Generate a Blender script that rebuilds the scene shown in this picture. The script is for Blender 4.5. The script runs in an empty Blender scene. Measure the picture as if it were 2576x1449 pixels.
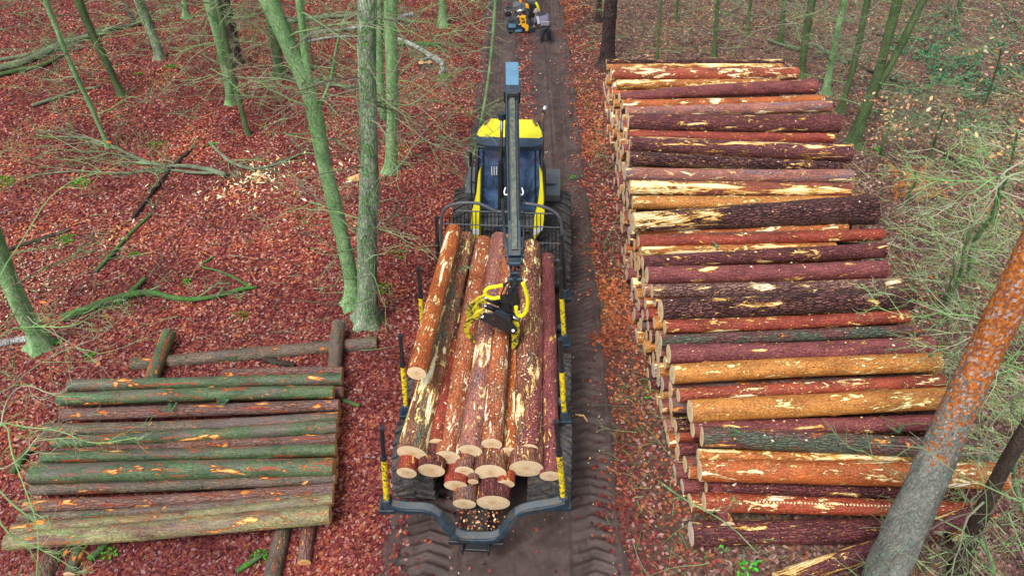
import bpy, math, random
import numpy as np
from mathutils import Vector, Matrix, noise
rnd = random.Random(7)
C = bpy.context.scene.collection
scene = bpy.context.scene

# ---------------------------------------------------------------- camera, light, exposure
CAM_H, PITCH, FOC = 11.0, math.radians(41.3), 1850.0      # height, tilt below the horizon, focal length for a 2576 wide picture
cam_d = bpy.data.cameras.new('camera'); cam = bpy.data.objects.new('camera', cam_d); C.objects.link(cam)
cam.location = (0, 0, CAM_H); cam.rotation_euler = (math.pi/2 - PITCH, 0, 0)
cam_d.sensor_width = 36; cam_d.lens = 36*FOC/2576; cam_d.clip_end = 600; cam_d.clip_start = 0.05
scene.camera = cam
SUN_EL, SUN_AZ = math.radians(60), math.radians(-146)
w = bpy.data.worlds.new('World'); scene.world = w; w.use_nodes = True
nt = w.node_tree; bg = nt.nodes['Background']
sky = nt.nodes.new('ShaderNodeTexSky'); sky.sky_type = 'NISHITA'; sky.sun_disc = False
sky.sun_elevation = SUN_EL; sky.sun_rotation = SUN_AZ; sky.dust_density = 4; sky.air_density = 1
hs = nt.nodes.new('ShaderNodeHueSaturation'); hs.inputs['Saturation'].default_value = 0.45
nt.links.new(sky.outputs[0], hs.inputs['Color']); nt.links.new(hs.outputs[0], bg.inputs['Color'])
bg.inputs['Strength'].default_value = 0.12
sd = bpy.data.lights.new('sun', 'SUN'); sd.energy = 1.5; sd.angle = math.radians(18); sd.color = (1, .96, .9)
sun = bpy.data.objects.new('sun', sd); C.objects.link(sun)
sv = Vector((math.sin(SUN_AZ)*math.cos(SUN_EL), math.cos(SUN_AZ)*math.cos(SUN_EL), math.sin(SUN_EL)))
sun.rotation_euler = sv.to_track_quat('Z', 'Y').to_euler()
scene.view_settings.view_transform = 'Standard'; scene.view_settings.look = 'None'
scene.view_settings.gamma = 1; scene.view_settings.use_curve_mapping = False
scene.view_settings.exposure = 0.88

# ---------------------------------------------------------------- measuring helpers
SP, CP = math.sin(PITCH), math.cos(PITCH)
def P(px, py, z=0.0):
    """world point at height z that the photograph shows at px, py"""
    a = PITCH + math.atan((py-724.5)/FOC)
    h = CAM_H - z; Y = h/math.tan(a)
    return Vector(((px-1288)*(Y*CP+h*SP)/FOC, Y, z))
def PY(px, py, Y):
    a = PITCH + math.atan((py-724.5)/FOC)
    h = Y*math.tan(a)
    return Vector(((px-1288)*(Y*CP+h*SP)/FOC, Y, CAM_H-h))
def ppm(p): return FOC/(p[1]*CP + (CAM_H-p[2])*SP)          # picture units per metre at p
def lerp(a, b, t): return a+(b-a)*t
def interp(x, xs, ys): return float(np.interp(x, xs, ys))

# ---------------------------------------------------------------- object helpers
def setp(o, label=None, cat=None, group=None, kind=None):
    if label: o['label'] = label
    if cat: o['category'] = cat
    if group: o['group'] = group
    if kind: o['kind'] = kind
    return o
def empty(name, loc=(0,0,0), rz=0.0, label=None, cat=None, group=None):
    o = bpy.data.objects.new(name, None); C.objects.link(o); o.location = loc; o.rotation_euler = (0,0,rz)
    o.empty_display_size = .2
    return setp(o, label, cat, group)
def link(name, me, parent=None, **k):
    o = bpy.data.objects.new(name, me); C.objects.link(o)
    if parent: o.parent = parent
    return setp(o, **k)
class MB:
    def __init__(s): s.v=[]; s.f=[]; s.m=[]
    def quadring(s, base, n, k, mi=0):
        for i in range(k):
            for j in range(n):
                a=base+i*n+j; b=base+i*n+(j+1)%n
                s.f.append((a,b,b+n,a+n)); s.m.append(mi)
    def tube(s, pts, rad, n=8, caps=True, mi=0, rf=None):
        pts=[Vector(p) for p in pts]; base=len(s.v); k=len(pts)
        if not hasattr(rad,'__len__'): rad=[rad]*k
        up=None
        for i,p in enumerate(pts):
            d=(pts[min(i+1,k-1)]-pts[max(i-1,0)])
            if d.length<1e-9: d=Vector((0,0,1))
            d.normalize()
            if up is None:
                up=Vector((0,0,1)) if abs(d.z)<.9 else Vector((1,0,0))
            u=(up-d*up.dot(d)); 
            if u.length<1e-6: u=d.orthogonal()
            u.normalize(); up=u; v=d.cross(u)
            for j in range(n):
                a=2*math.pi*j/n; r=rad[i]*(rf(i,j) if rf else 1)
                s.v.append(tuple(p+(u*math.cos(a)+v*math.sin(a))*r))
        s.quadring(base,n,k-1,mi)
        if caps:
            s.f.append(tuple(base+j for j in reversed(range(n)))); s.m.append(mi)
            s.f.append(tuple(base+(k-1)*n+j for j in range(n))); s.m.append(mi)
        return s
    def box(s, c, size, rot=None, mi=0, taper=None):
        base=len(s.v); R=rot if rot is not None else Matrix.Identity(3)
        for dz in (-1,1):
            for dy in (-1,1):
                for dx in (-1,1):
                    t=(taper if (taper and dz>0) else (1,1))
                    p=Vector((dx*size[0]/2*t[0],dy*size[1]/2*t[1],dz*size[2]/2))
                    s.v.append(tuple(R@p+Vector(c)))
        for f in ((0,2,3,1),(4,5,7,6),(0,1,5,4),(2,6,7,3),(0,4,6,2),(1,3,7,5)):
            s.f.append(tuple(base+i for i in f)); s.m.append(mi)
        return s
    def prism(s, poly, d0, d1, axis='y', mi=0):
        """poly in the other two axes (x,z for y; y,z for x; x,y for z)"""
        base=len(s.v); n=len(poly)
        for d in (d0,d1):
            for (a,b) in poly:
                s.v.append({'y':(a,d,b),'x':(d,a,b),'z':(a,b,d)}[axis])
        s.f.append(tuple(base+i for i in range(n))); s.m.append(mi)
        s.f.append(tuple(base+n+i for i in reversed(range(n)))); s.m.append(mi)
        for i in range(n):
            j=(i+1)%n; s.f.append((base+i,base+n+i,base+n+j,base+j)); s.m.append(mi)
        return s
    def hexa(s, pts, mi=0):
        base=len(s.v); s.v+= [tuple(p) for p in pts]
        for f in ((0,3,2,1),(4,5,6,7),(0,1,5,4),(1,2,6,5),(2,3,7,6),(3,0,4,7)):
            s.f.append(tuple(base+i for i in f)); s.m.append(mi)
    def mesh(s, name, mats, smooth=False, recalc=True):
        me=bpy.data.meshes.new(name); me.from_pydata(s.v,[],s.f)
        if not isinstance(mats,(list,tuple)): mats=[mats]
        for m in mats: me.materials.append(m)
        if len(mats)>1: me.polygons.foreach_set('material_index', s.m)
        if smooth: me.polygons.foreach_set('use_smooth',[True]*len(s.f))
        if recalc and len(s.f)<6000:
            import bmesh
            bm=bmesh.new(); bm.from_mesh(me); bmesh.ops.recalc_face_normals(bm,faces=bm.faces); bm.to_mesh(me); bm.free()
        me.update(); return me
    def obj(s, name, mats, parent=None, smooth=False, bevel=0, **k):
        o=link(name, s.mesh(name,mats,smooth), parent, **k)
        if bevel:
            b=o.modifiers.new('bevel','BEVEL'); b.width=bevel; b.segments=2; b.limit_method='ANGLE'
        if smooth and bevel==0:
            pass
        return o

# ---------------------------------------------------------------- materials
def newmat(name):
    m=bpy.data.materials.new(name); m.use_nodes=True; t=m.node_tree
    return m,t,t.nodes['Principled BSDF']
def N(t,ty,**k):
    n=t.nodes.new(ty)
    for a,b in k.items():
        if a in ('operation','blend_type','data_type','feature','distance','interpolation_type','wave_type','rings_direction','bands_direction','noise_dimensions','musgrave_type','normalize'): setattr(n,a,b)
        else: n.inputs[a.replace('_',' ')].default_value=b
    return n
def ramp(t, src, stops, interp_='LINEAR'):
    r=t.nodes.new('ShaderNodeValToRGB'); e=r.color_ramp.elements; r.color_ramp.interpolation=interp_
    while len(e)<len(stops): e.new(.5)
    for i,(p,c) in enumerate(stops):
        e[i].position=p; e[i].color=(*c,1) if len(c)==3 else c
    t.links.new(src, r.inputs[0]); return r.outputs[0]
def g3(v): return (v,v,v)
def mixc(t, fac, a, b, mode='MIX'):
    n=t.nodes.new('ShaderNodeMix'); n.data_type='RGBA'; n.blend_type=mode
    for i,x in ((0,fac),(6,a),(7,b)):
        if isinstance(x,(int,float)): n.inputs[i].default_value=x
        elif isinstance(x,tuple): n.inputs[i].default_value=(*x,1) if len(x)==3 else x
        else: t.links.new(x,n.inputs[i])
    return n.outputs[2]
def mth(t, op, a, b=None):
    n=t.nodes.new('ShaderNodeMath'); n.operation=op
    for i,x in ((0,a),(1,b)):
        if x is None: continue
        if isinstance(x,(int,float)): n.inputs[i].default_value=x
        else: t.links.new(x,n.inputs[i])
    return n.outputs[0]
def coords(t, scale, rand=True, kind='Object'):
    tc=t.nodes.new('ShaderNodeTexCoord'); src=tc.outputs[kind]
    if rand:
        oi=t.nodes.new('ShaderNodeObjectInfo')
        m=t.nodes.new('ShaderNodeMath'); m.operation='MULTIPLY'; m.inputs[1].default_value=57.0
        t.links.new(oi.outputs['Random'],m.inputs[0])
        ad=t.nodes.new('ShaderNodeVectorMath'); ad.operation='ADD'
        t.links.new(src,ad.inputs[0]); t.links.new(m.outputs[0],ad.inputs[1]); src=ad.outputs[0]
    mp=t.nodes.new('ShaderNodeMapping'); mp.inputs['Scale'].default_value=scale if hasattr(scale,'__len__') else (scale,)*3
    t.links.new(src,mp.inputs[0]); return mp.outputs[0]
def tex_noise(t, vec, sc, detail=4, rough=.55, dist=0):
    n=t.nodes.new('ShaderNodeTexNoise'); n.inputs['Scale'].default_value=sc; n.inputs['Detail'].default_value=detail
    n.inputs['Roughness'].default_value=rough; n.inputs['Distortion'].default_value=dist
    t.links.new(vec,n.inputs['Vector']); return n.outputs['Fac']
def tex_vor(t, vec, sc, feature='F1', out='Distance', rnd_=1):
    n=t.nodes.new('ShaderNodeTexVoronoi'); n.feature=feature; n.inputs['Scale'].default_value=sc; n.inputs['Randomness'].default_value=rnd_
    t.links.new(vec,n.inputs['Vector']); return n.outputs[out]
def bump(t, bsdf, h, dist=.01, strength=1.0):
    b=t.nodes.new('ShaderNodeBump'); b.inputs['Distance'].default_value=dist; b.inputs['Strength'].default_value=strength
    t.links.new(h,b.inputs['Height']); t.links.new(b.outputs[0],bsdf.inputs['Normal'])
def simple(name, col, rough=.6, metal=0, var=.25, sc=6, bmp=0.0, dirt=None, dirt_amt=.45, spec=.5):
    m,t,b=newmat(name); v=coords(t,1,True)
    n=tex_noise(t,v,sc,6,.6); f=ramp(t,n,[(.3,g3(1-var)),(.7,g3(1+var*.4))])
    c=mixc(t,1.0,col,f,'MULTIPLY')
    if dirt:
        dn=ramp(t,tex_noise(t,v,sc*2.3,7,.65,.6),[(dirt_amt,g3(1)),(dirt_amt+.07,g3(0))])
        c=mixc(t,dn,c,dirt)
    t.links.new(c,b.inputs['Base Color']); b.inputs['Roughness'].default_value=rough; b.inputs['Metallic'].default_value=metal
    b.inputs['Specular IOR Level'].default_value=spec
    if bmp: bump(t,b,tex_noise(t,v,sc*8,4),bmp)
    return m

def bark_mat(name, dark, light, patch=.5, plate=0.0, gain=1.45, grad=None, **k):
    return bark_mat_(name, tuple(x*gain for x in dark), tuple(x*gain for x in light), patch, plate, grad=grad, **k)
def bark_mat_(name, dark, light, patch=.5, plate=0.0, third=None, thirdamt=.5, pcol=((.55,.2,.04),(.8,.5,.13),(.86,.76,.5)), streak=1.3, rowdots=False, wet=.46, grad=None, streaks=None):
    """log bark: length runs along local x. patch: share of bark torn off, plate: rough furrowed plates"""
    m,t,b=newmat(name)
    v=coords(t,1,True)
    vl=coords(t,(.35,1,1),True); vs=coords(t,(streak,5.2,5.2),True)
    n1=tex_noise(t,vl,5,5,.6,.3)
    c=mixc(t,ramp(t,n1,[(.34,g3(0)),(.66,g3(1))]),dark,light)
    if third:
        n3=tex_noise(t,coords(t,(.5,1.6,1.6),True),2.6,5,.6)
        c=mixc(t,ramp(t,n3,[(thirdamt,g3(0)),(thirdamt+.12,g3(1))]),c,third)
    fine=tex_noise(t,coords(t,(.7,1,1),True),38,5,.7)
    c=mixc(t,1.0,c,ramp(t,fine,[(.32,g3(.4)),(.5,g3(.95)),(.68,g3(1.65))]),'MULTIPLY')
    # furrows between bark plates
    vp=coords(t,(5.5,21,21),True)
    nd=t.nodes.new('ShaderNodeVectorMath'); nd.operation='ADD'
    nn=t.nodes.new('ShaderNodeTexNoise'); nn.inputs['Scale'].default_value=9; t.links.new(v,nn.inputs['Vector'])
    t.links.new(vp,nd.inputs[0]); t.links.new(nn.outputs['Color'],nd.inputs[1])
    e=tex_vor(t,nd.outputs[0],1.0,'DISTANCE_TO_EDGE')
    fr=ramp(t,e,[(0.0,g3(0)),(.17,g3(1))])
    if plate>0:
        c=mixc(t,mth(t,'MULTIPLY',mth(t,'SUBTRACT',1.0,fr),plate),c,tuple(x*.22 for x in dark))
    # small knots and flakes
    kn=tex_vor(t,coords(t,(3,6,6),True),2.0,'F1')
    c=mixc(t,ramp(t,kn,[(.10,g3(.9)),(.16,g3(0))]),c,tuple(x*.35 for x in dark))
    if streaks:
        sa=tex_noise(t,coords(t,(1.0,8,8),True),1.5,7,.65,.3)
        c=mixc(t,ramp(t,sa,[(.575,g3(0)),(.60,g3(.9))]),c,streaks)
        rg=tex_noise(t,coords(t,(9,.8,.8),True),1.6,3,.5)
        c=mixc(t,ramp(t,rg,[(.64,g3(0)),(.68,g3(.45))]),c,tuple(x*.5 for x in dark))
        gr=tex_noise(t,coords(t,(.5,1.2,1.2),True),2.2,4,.6)
        c=mixc(t,ramp(t,gr,[(.5,g3(0)),(.62,g3(.5))]),c,(.13,.095,.10))
    # torn strips, long streaks and ragged blotches
    s1=tex_noise(t,vs,1.15,9,.68,.45)
    s2=tex_noise(t,coords(t,(2.6,5.5,5.5),True),1.7,8,.7,.8)
    mx=mth(t,'MAXIMUM',s1,mth(t,'SUBTRACT',s2,.035)); big=tex_noise(t,coords(t,(1,1.4,1.4),True),1.1,2,.5); mx=mth(t,'ADD',mx,mth(t,'MULTIPLY',mth(t,'SUBTRACT',big,.5),.16))
    th=.622-.09*patch
    if grad:
        gs=t.nodes.new('ShaderNodeSeparateXYZ'); t.links.new(coords(t,1,False),gs.inputs[0])
        mx=mth(t,'ADD',mx,mth(t,'MULTIPLY',mth(t,'SUBTRACT',grad[0],gs.outputs[0]),grad[1]))
    mask=ramp(t,mth(t,'ADD',mx,mth(t,'MULTIPLY',mth(t,'SUBTRACT',fine,.5),.07)),[(th,g3(0)),(th+.022,g3(1))])
    pc=ramp(t,mth(t,'ADD',mx,mth(t,'MULTIPLY',mth(t,'SUBTRACT',fine,.5),.09)),[(th,pcol[0]),(th+.03,pcol[1]),(th+.075,pcol[2])])
    c=mixc(t,mask,c,pc)
    if rowdots:
        dv=coords(t,(1,1,1),False); sep=t.nodes.new('ShaderNodeSeparateXYZ'); t.links.new(dv,sep.inputs[0])
        fx=mth(t,'ABSOLUTE',mth(t,'SUBTRACT',mth(t,'FRACT',mth(t,'MULTIPLY',sep.outputs[0],18.0)),.5))
        band=mth(t,'ABSOLUTE',mth(t,'ADD',sep.outputs[1],.05))
        d=mth(t,'MULTIPLY',mth(t,'LESS_THAN',fx,.2),mth(t,'LESS_THAN',band,.012))
        rng=mth(t,'MULTIPLY',mth(t,'GREATER_THAN',sep.outputs[0],.8),mth(t,'LESS_THAN',sep.outputs[0],3.3))
        c=mixc(t,mth(t,'MULTIPLY',d,rng),c,(.85,.72,.45))
    # little pale specks
    sp=tex_noise(t,coords(t,(1,1.6,1.6),True),27,2,.5)
    c=mixc(t,ramp(t,sp,[(.69,g3(0)),(.71,g3(.85))]),c,pcol[1])
    t.links.new(c,b.inputs['Base Color']); b.inputs['Roughness'].default_value=wet; b.inputs['Specular IOR Level'].default_value=.35
    hgt=mth(t,'ADD',mth(t,'MULTIPLY',fr,.25+plate*1.2),mth(t,'MULTIPLY',fine,.9))
    hgt=mth(t,'SUBTRACT',hgt,mth(t,'MULTIPLY',mask,.7))
    bump(t,b,hgt,.012+.012*plate,.9)
    return m
YEL=((.42,.13,.02),(.78,.42,.08),(.88,.74,.42))
CRM=((.45,.17,.04),(.82,.55,.2),(.9,.83,.64))
ORG=((.42,.06,.015),(.62,.17,.03),(.88,.52,.15))
BK={
 'ochre':    bark_mat('bark_ochre',(.21,.075,.016),(.38,.16,.035),.55,.1,pcol=((.5,.25,.05),(.8,.6,.2),(.92,.86,.55))),
 'orange':   bark_mat('bark_orange',(.19,.045,.012),(.34,.09,.022),.72,.15,pcol=CRM),
 'red':      bark_mat('bark_red',(.12,.018,.012),(.23,.04,.022),.45,.25,pcol=YEL),
 'redpatch': bark_mat('bark_red_torn',(.13,.025,.015),(.26,.05,.025),.68,.2,pcol=CRM),
 'purple':   bark_mat('bark_purple',(.055,.014,.016),(.125,.032,.034),.38,.55,pcol=YEL),
 'purplestrip': bark_mat('bark_purple_strip',(.05,.014,.018),(.11,.03,.035),.75,.5,pcol=YEL,streak=.5),
 'rough':    bark_mat('bark_rough',(.035,.012,.013),(.12,.045,.042),.3,1.0,pcol=YEL),
 'magenta':  bark_mat('bark_magenta',(.09,.022,.024),(.18,.048,.048),.15,.3,pcol=YEL),
 'greygreen':bark_mat('bark_grey_green',(.075,.03,.03),(.14,.06,.055),.30,.6,third=(.085,.11,.075),thirdamt=.42,pcol=ORG),
 'mauve':    bark_mat('bark_mauve',(.15,.055,.045),(.30,.12,.09),.48,.3,third=(.2,.13,.14),thirdamt=.5,pcol=CRM),
 'yellow':   bark_mat('bark_torn_yellow',(.17,.05,.015),(.34,.12,.03),1.35,.2,pcol=YEL,streak=.7),
 'dots':     bark_mat('bark_red_dotted',(.15,.024,.012),(.27,.05,.02),.6,.2,pcol=CRM,rowdots=True),
 'greystrip':bark_mat('bark_grey_strip',(.1,.045,.04),(.22,.12,.10),.65,.9,pcol=CRM),
 'green':    bark_mat('bark_green',(.024,.046,.022),(.065,.105,.045),.30,.1,third=(.08,.05,.035),thirdamt=.56,pcol=ORG,streaks=(.30,.055,.02)),
 'greenbrown':bark_mat('bark_green_brown',(.055,.045,.035),(.12,.09,.06),.30,.25,third=(.05,.085,.04),thirdamt=.53,pcol=ORG,streaks=(.30,.055,.02)),
 'brown':    bark_mat('bark_brown',(.085,.045,.035),(.17,.09,.07),.32,.45,pcol=ORG,streaks=(.27,.05,.025)),
 'tan':      bark_mat('bark_tan',(.12,.11,.055),(.20,.19,.085),.25,.1,third=(.14,.07,.05),thirdamt=.5,pcol=ORG,streaks=(.25,.12,.06)),
 'whiterip': bark_mat('bark_white_rip',(.17,.045,.018),(.32,.10,.04),.66,.25,third=(.26,.17,.12),thirdamt=.56,pcol=((.6,.35,.12),(.88,.75,.5),(.93,.9,.82))),
 'roughtorn':bark_mat('bark_rough_torn',(.035,.012,.013),(.12,.045,.042),.5,1.0,pcol=YEL,streak=.7,grad=(1.9,.06)),
 'yellowend':bark_mat('bark_yellow_dark_end',(.10,.03,.02),(.24,.06,.03),.9,.3,third=(.10,.07,.07),thirdamt=.6,pcol=YEL,streak=.45,grad=(3.0,.025)),
 'shred':    bark_mat('bark_shredded',(.10,.035,.025),(.26,.10,.06),.55,.6,third=(.16,.14,.10),thirdamt=.55,pcol=((.4,.12,.03),(.75,.5,.15),(.9,.82,.5)),streak=1.6),
 'paleface': bark_mat('bark_pale_face',(.12,.04,.025),(.28,.12,.06),.92,.5,third=(.13,.14,.09),thirdamt=.5,pcol=((.5,.22,.04),(.85,.65,.18),(.93,.88,.62)),streak=.8),
}
def cut_mat(name, a, bcol, heart):
    m,t,b=newmat(name); v=coords(t,1,False); vr=coords(t,1,True)
    sep=t.nodes.new('ShaderNodeSeparateXYZ'); t.links.new(v,sep.inputs[0])
    cmb=t.nodes.new('ShaderNodeCombineXYZ'); t.links.new(sep.outputs[1],cmb.inputs[1]); t.links.new(sep.outputs[2],cmb.inputs[2])
    ln=t.nodes.new('ShaderNodeVectorMath'); ln.operation='LENGTH'; t.links.new(cmb.outputs[0],ln.inputs[0])
    r=mth(t,'ADD',ln.outputs['Value'],mth(t,'MULTIPLY',tex_noise(t,vr,9,3),.03))
    rings=mth(t,'SINE',mth(t,'MULTIPLY',r,420.0))
    n=tex_noise(t,vr,7,5)
    c=mixc(t,ramp(t,n,[(.35,g3(0)),(.65,g3(1))]),a,bcol)
    c=mixc(t,ramp(t,rings,[(.2,g3(0)),(1,g3(.35))]),c,heart)
    c=mixc(t,ramp(t,r,[(.03,g3(.8)),(.075,g3(.35)),(.13,g3(0))]),c,heart)
    c=mixc(t,ramp(t,mth(t,'SINE',mth(t,'MULTIPLY',r,150.0)),[(.5,g3(0)),(1,g3(.3))]),c,heart)
    c=mixc(t,ramp(t,tex_noise(t,vr,14,6,.7),[(.58,g3(0)),(.7,g3(.55))]),c,(.34,.24,.17))
    c=mixc(t,ramp(t,tex_noise(t,coords(t,(1,6,1),True),5,3),[(.66,g3(0)),(.7,g3(.6))]),c,(.30,.2,.12))
    t.links.new(c,b.inputs['Base Color']); b.inputs['Roughness'].default_value=.8
    bump(t,b,tex_noise(t,coords(t,(1,1,9),True),18,3),.003)
    return m
CUT=cut_mat('cut_wood',(.76,.56,.32),(.86,.70,.46),(.58,.36,.16))
CUTG=cut_mat('cut_wood_grey',(.62,.54,.44),(.78,.68,.56),(.46,.36,.26))
CUTO=cut_mat('cut_wood_orange',(.58,.30,.10),(.72,.45,.2),(.45,.2,.06))

STEEL=simple('crane_blue_steel',(.012,.036,.06),.5,.1,.35,4,dirt=(.05,.05,.045),dirt_amt=.42)
BLUETOP=simple('worn_blue_steel',(.12,.26,.39),.42,.1,.2,3,dirt=(.10,.21,.30),dirt_amt=.36)
JIBM=simple('oiled_jib_top',(.055,.075,.06),.45,.2,.45,7,dirt=(.10,.115,.085),dirt_amt=.45)
BLACK=simple('black_paint',(.018,.02,.024),.4,0,.3,5,dirt=(.06,.05,.04),dirt_amt=.34)
DGREY=simple('dark_grey_panel',(.085,.10,.115),.55,0,.25,4,dirt=(.12,.10,.075),dirt_amt=.40)
RUBBER=simple('tyre_rubber',(.03,.031,.034),.75,0,.35,5,.004,dirt=(.075,.06,.05),dirt_amt=.44)
YELLOW=simple('yellow_paint',(.80,.72,.01),.38,0,.12,3,dirt=(.45,.38,.03),dirt_amt=.27)
YSCUFF=simple('scuffed_yellow',(.82,.64,.01),.45,0,.15,7,dirt=(.06,.065,.05),dirt_amt=.43)
YMOSS=simple('scuffed_claw',(.62,.52,.02),.5,.1,.3,4,dirt=(.05,.055,.03),dirt_amt=.45)
YHOSE=simple('yellow_hose',(.80,.74,.01),.5,0,.1,20)
ORANGEY=simple('orange_yellow_paint',(.85,.42,.01),.45,0,.2,8,dirt=(.1,.06,.03),dirt_amt=.36)
CHROME=simple('polished_steel',(.6,.62,.65),.22,1,.15,4)
EXH=simple('rusty_pipe',(.30,.17,.11),.5,.6,.4,6)
WHITEM=simple('white_reflective',(.75,.78,.8),.4,0,.1,5)
SEATM=simple('seat_fabric',(.10,.13,.19),.9,0,.3,8)
INNER=simple('cab_trim',(.05,.065,.09),.7,0,.3,8)
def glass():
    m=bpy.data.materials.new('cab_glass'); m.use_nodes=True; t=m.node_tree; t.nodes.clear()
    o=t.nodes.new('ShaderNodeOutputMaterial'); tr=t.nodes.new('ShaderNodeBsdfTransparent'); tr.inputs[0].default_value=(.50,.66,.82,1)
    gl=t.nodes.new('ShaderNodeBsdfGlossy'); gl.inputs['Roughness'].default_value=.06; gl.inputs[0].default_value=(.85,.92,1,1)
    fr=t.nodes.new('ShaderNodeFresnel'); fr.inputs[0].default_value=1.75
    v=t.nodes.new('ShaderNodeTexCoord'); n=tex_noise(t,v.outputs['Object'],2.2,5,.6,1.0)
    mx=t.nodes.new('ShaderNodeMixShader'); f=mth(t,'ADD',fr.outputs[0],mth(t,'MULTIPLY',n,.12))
    t.links.new(f,mx.inputs[0]); t.links.new(tr.outputs[0],mx.inputs[1]); t.links.new(gl.outputs[0],mx.inputs[2]); df=t.nodes.new('ShaderNodeBsdfDiffuse'); df.inputs[0].default_value=(.16,.30,.58,1); m2=t.nodes.new('ShaderNodeMixShader'); t.links.new(ramp(t,n,[(.40,g3(.15)),(.62,g3(.60))]),m2.inputs[0]); t.links.new(mx.outputs[0],m2.inputs[1]); t.links.new(df.outputs[0],m2.inputs[2]); t.links.new(m2.outputs[0],o.inputs[0])  # mottled blue diffuse layer: the sky's reflection painted into the pane colour
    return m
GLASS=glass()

def trunk_mat(name, dark, light, fleck, moss, mossamt=.5, rough=0.0, zpaint=None):
    m,t,b=newmat(name); v=coords(t,(1,1,.45),True); n=tex_noise(t,v,4,6,.6,.5)
    c=mixc(t,ramp(t,n,[(.35,g3(0)),(.65,g3(1))]),dark,light)
    n2=tex_noise(t,coords(t,(1,1,.8),True),9,6,.7)
    c=mixc(t,ramp(t,n2,[(mossamt,g3(0)),(mossamt+.1,g3(.9))]),c,moss)
    f=tex_noise(t,coords(t,(1,1,1.6),True),16,4,.7)
    c=mixc(t,ramp(t,f,[(.62,g3(0)),(.66,g3(.7))]),c,fleck)
    va=t.nodes.new('ShaderNodeVectorMath'); va.operation='ADD'; nz=t.nodes.new('ShaderNodeTexNoise'); nz.inputs['Scale'].default_value=7; nz.inputs['Detail'].default_value=5; t.links.new(v,nz.inputs['Vector'])
    vm=t.nodes.new('ShaderNodeVectorMath'); vm.operation='SCALE'; vm.inputs['Scale'].default_value=2.6; t.links.new(nz.outputs['Color'],vm.inputs[0])
    t.links.new(coords(t,(19,19,5),True),va.inputs[0]); t.links.new(vm.outputs[0],va.inputs[1])
    e=tex_vor(t,va.outputs[0],1.0,'DISTANCE_TO_EDGE'); fr=ramp(t,e,[(0,g3(0)),(.2,g3(1))])
    if rough: c=mixc(t,mth(t,'MULTIPLY',mth(t,'SUBTRACT',1.0,fr),rough),c,tuple(x*.3 for x in dark))
    ff=tex_noise(t,coords(t,(1,1,.5),True),48,5,.75); c=mixc(t,1.0,c,ramp(t,ff,[(.36,g3(.5)),(.5,g3(1)),(.66,g3(1.45))]),'MULTIPLY')
    if zpaint:
        tc=t.nodes.new('ShaderNodeTexCoord'); sep=t.nodes.new('ShaderNodeSeparateXYZ'); t.links.new(tc.outputs['Object'],sep.inputs[0])
        fl=tex_vor(t,coords(t,(1,1,.7),True),38,'F1','Color'); cs=t.nodes.new('ShaderNodeSeparateColor'); t.links.new(fl,cs.inputs[0])
        zz=mth(t,'ADD',mth(t,'MULTIPLY',mth(t,'SUBTRACT',sep.outputs[2],zpaint[0]),zpaint[1]),mth(t,'MULTIPLY',mth(t,'SUBTRACT',cs.outputs[0],.5),.95))
        zz=mth(t,'ADD',zz,mth(t,'MULTIPLY',mth(t,'SUBTRACT',n,.5),1.2))
        flake=ramp(t,cs.outputs[1],[(0,(.30,.085,.015)),(.2,(.44,.13,.02)),(.42,(.22,.085,.05)),(.58,(.50,.18,.04)),(.72,(.33,.19,.13)),(.84,(.42,.31,.27)),(.93,(.36,.10,.02))],'CONSTANT')
        c=mixc(t,ramp(t,zz,[(.45,g3(0)),(.5,g3(1))]),c,flake)
    t.links.new(c,b.inputs['Base Color']); b.inputs['Roughness'].default_value=.8; b.inputs['Specular IOR Level'].default_value=.25
    bump(t,b,mth(t,'ADD',mth(t,'MULTIPLY',fr,rough),mth(t,'ADD',mth(t,'MULTIPLY',f,.5),mth(t,'MULTIPLY',ff,.7))),.022,.9)
    return m
BEECH=trunk_mat('beech_bark',(.10,.21,.08),(.29,.46,.22),(.50,.62,.42),(.10,.29,.05),.54)
BEECH2=trunk_mat('old_mossy_bark',(.11,.16,.10),(.44,.52,.37),(.62,.68,.55),(.13,.32,.08),.50,.5)
OAKB=trunk_mat('young_oak_bark',(.065,.10,.045),(.13,.19,.075),(.2,.26,.12),(.06,.16,.03),.53,.3)
DARKB=trunk_mat('dark_pine_bark',(.055,.035,.035),(.11,.07,.065),(.16,.1,.09),(.09,.05,.04),.6,1.0)
PINE=trunk_mat('tall_pine_bark',(.12,.12,.105),(.24,.25,.22),(.36,.38,.33),(.15,.28,.22),.56,.28,zpaint=(3.1,.62))
BIRCH=trunk_mat('birch_bark',(.36,.36,.34),(.66,.66,.63),(.06,.06,.06),(.07,.09,.05),.58,.7)
DEADW=trunk_mat('fallen_bark',(.10,.12,.075),(.2,.24,.15),(.3,.34,.26),(.05,.16,.02),.58,.2)
MOSSY=trunk_mat('mossy_wood',(.06,.10,.04),(.10,.17,.06),(.2,.22,.12),(.05,.22,.015),.5,.2)
DARKWOOD=trunk_mat('rotten_wood',(.035,.025,.02),(.08,.06,.045),(.2,.18,.15),(.04,.06,.02),.6,.3)
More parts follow.
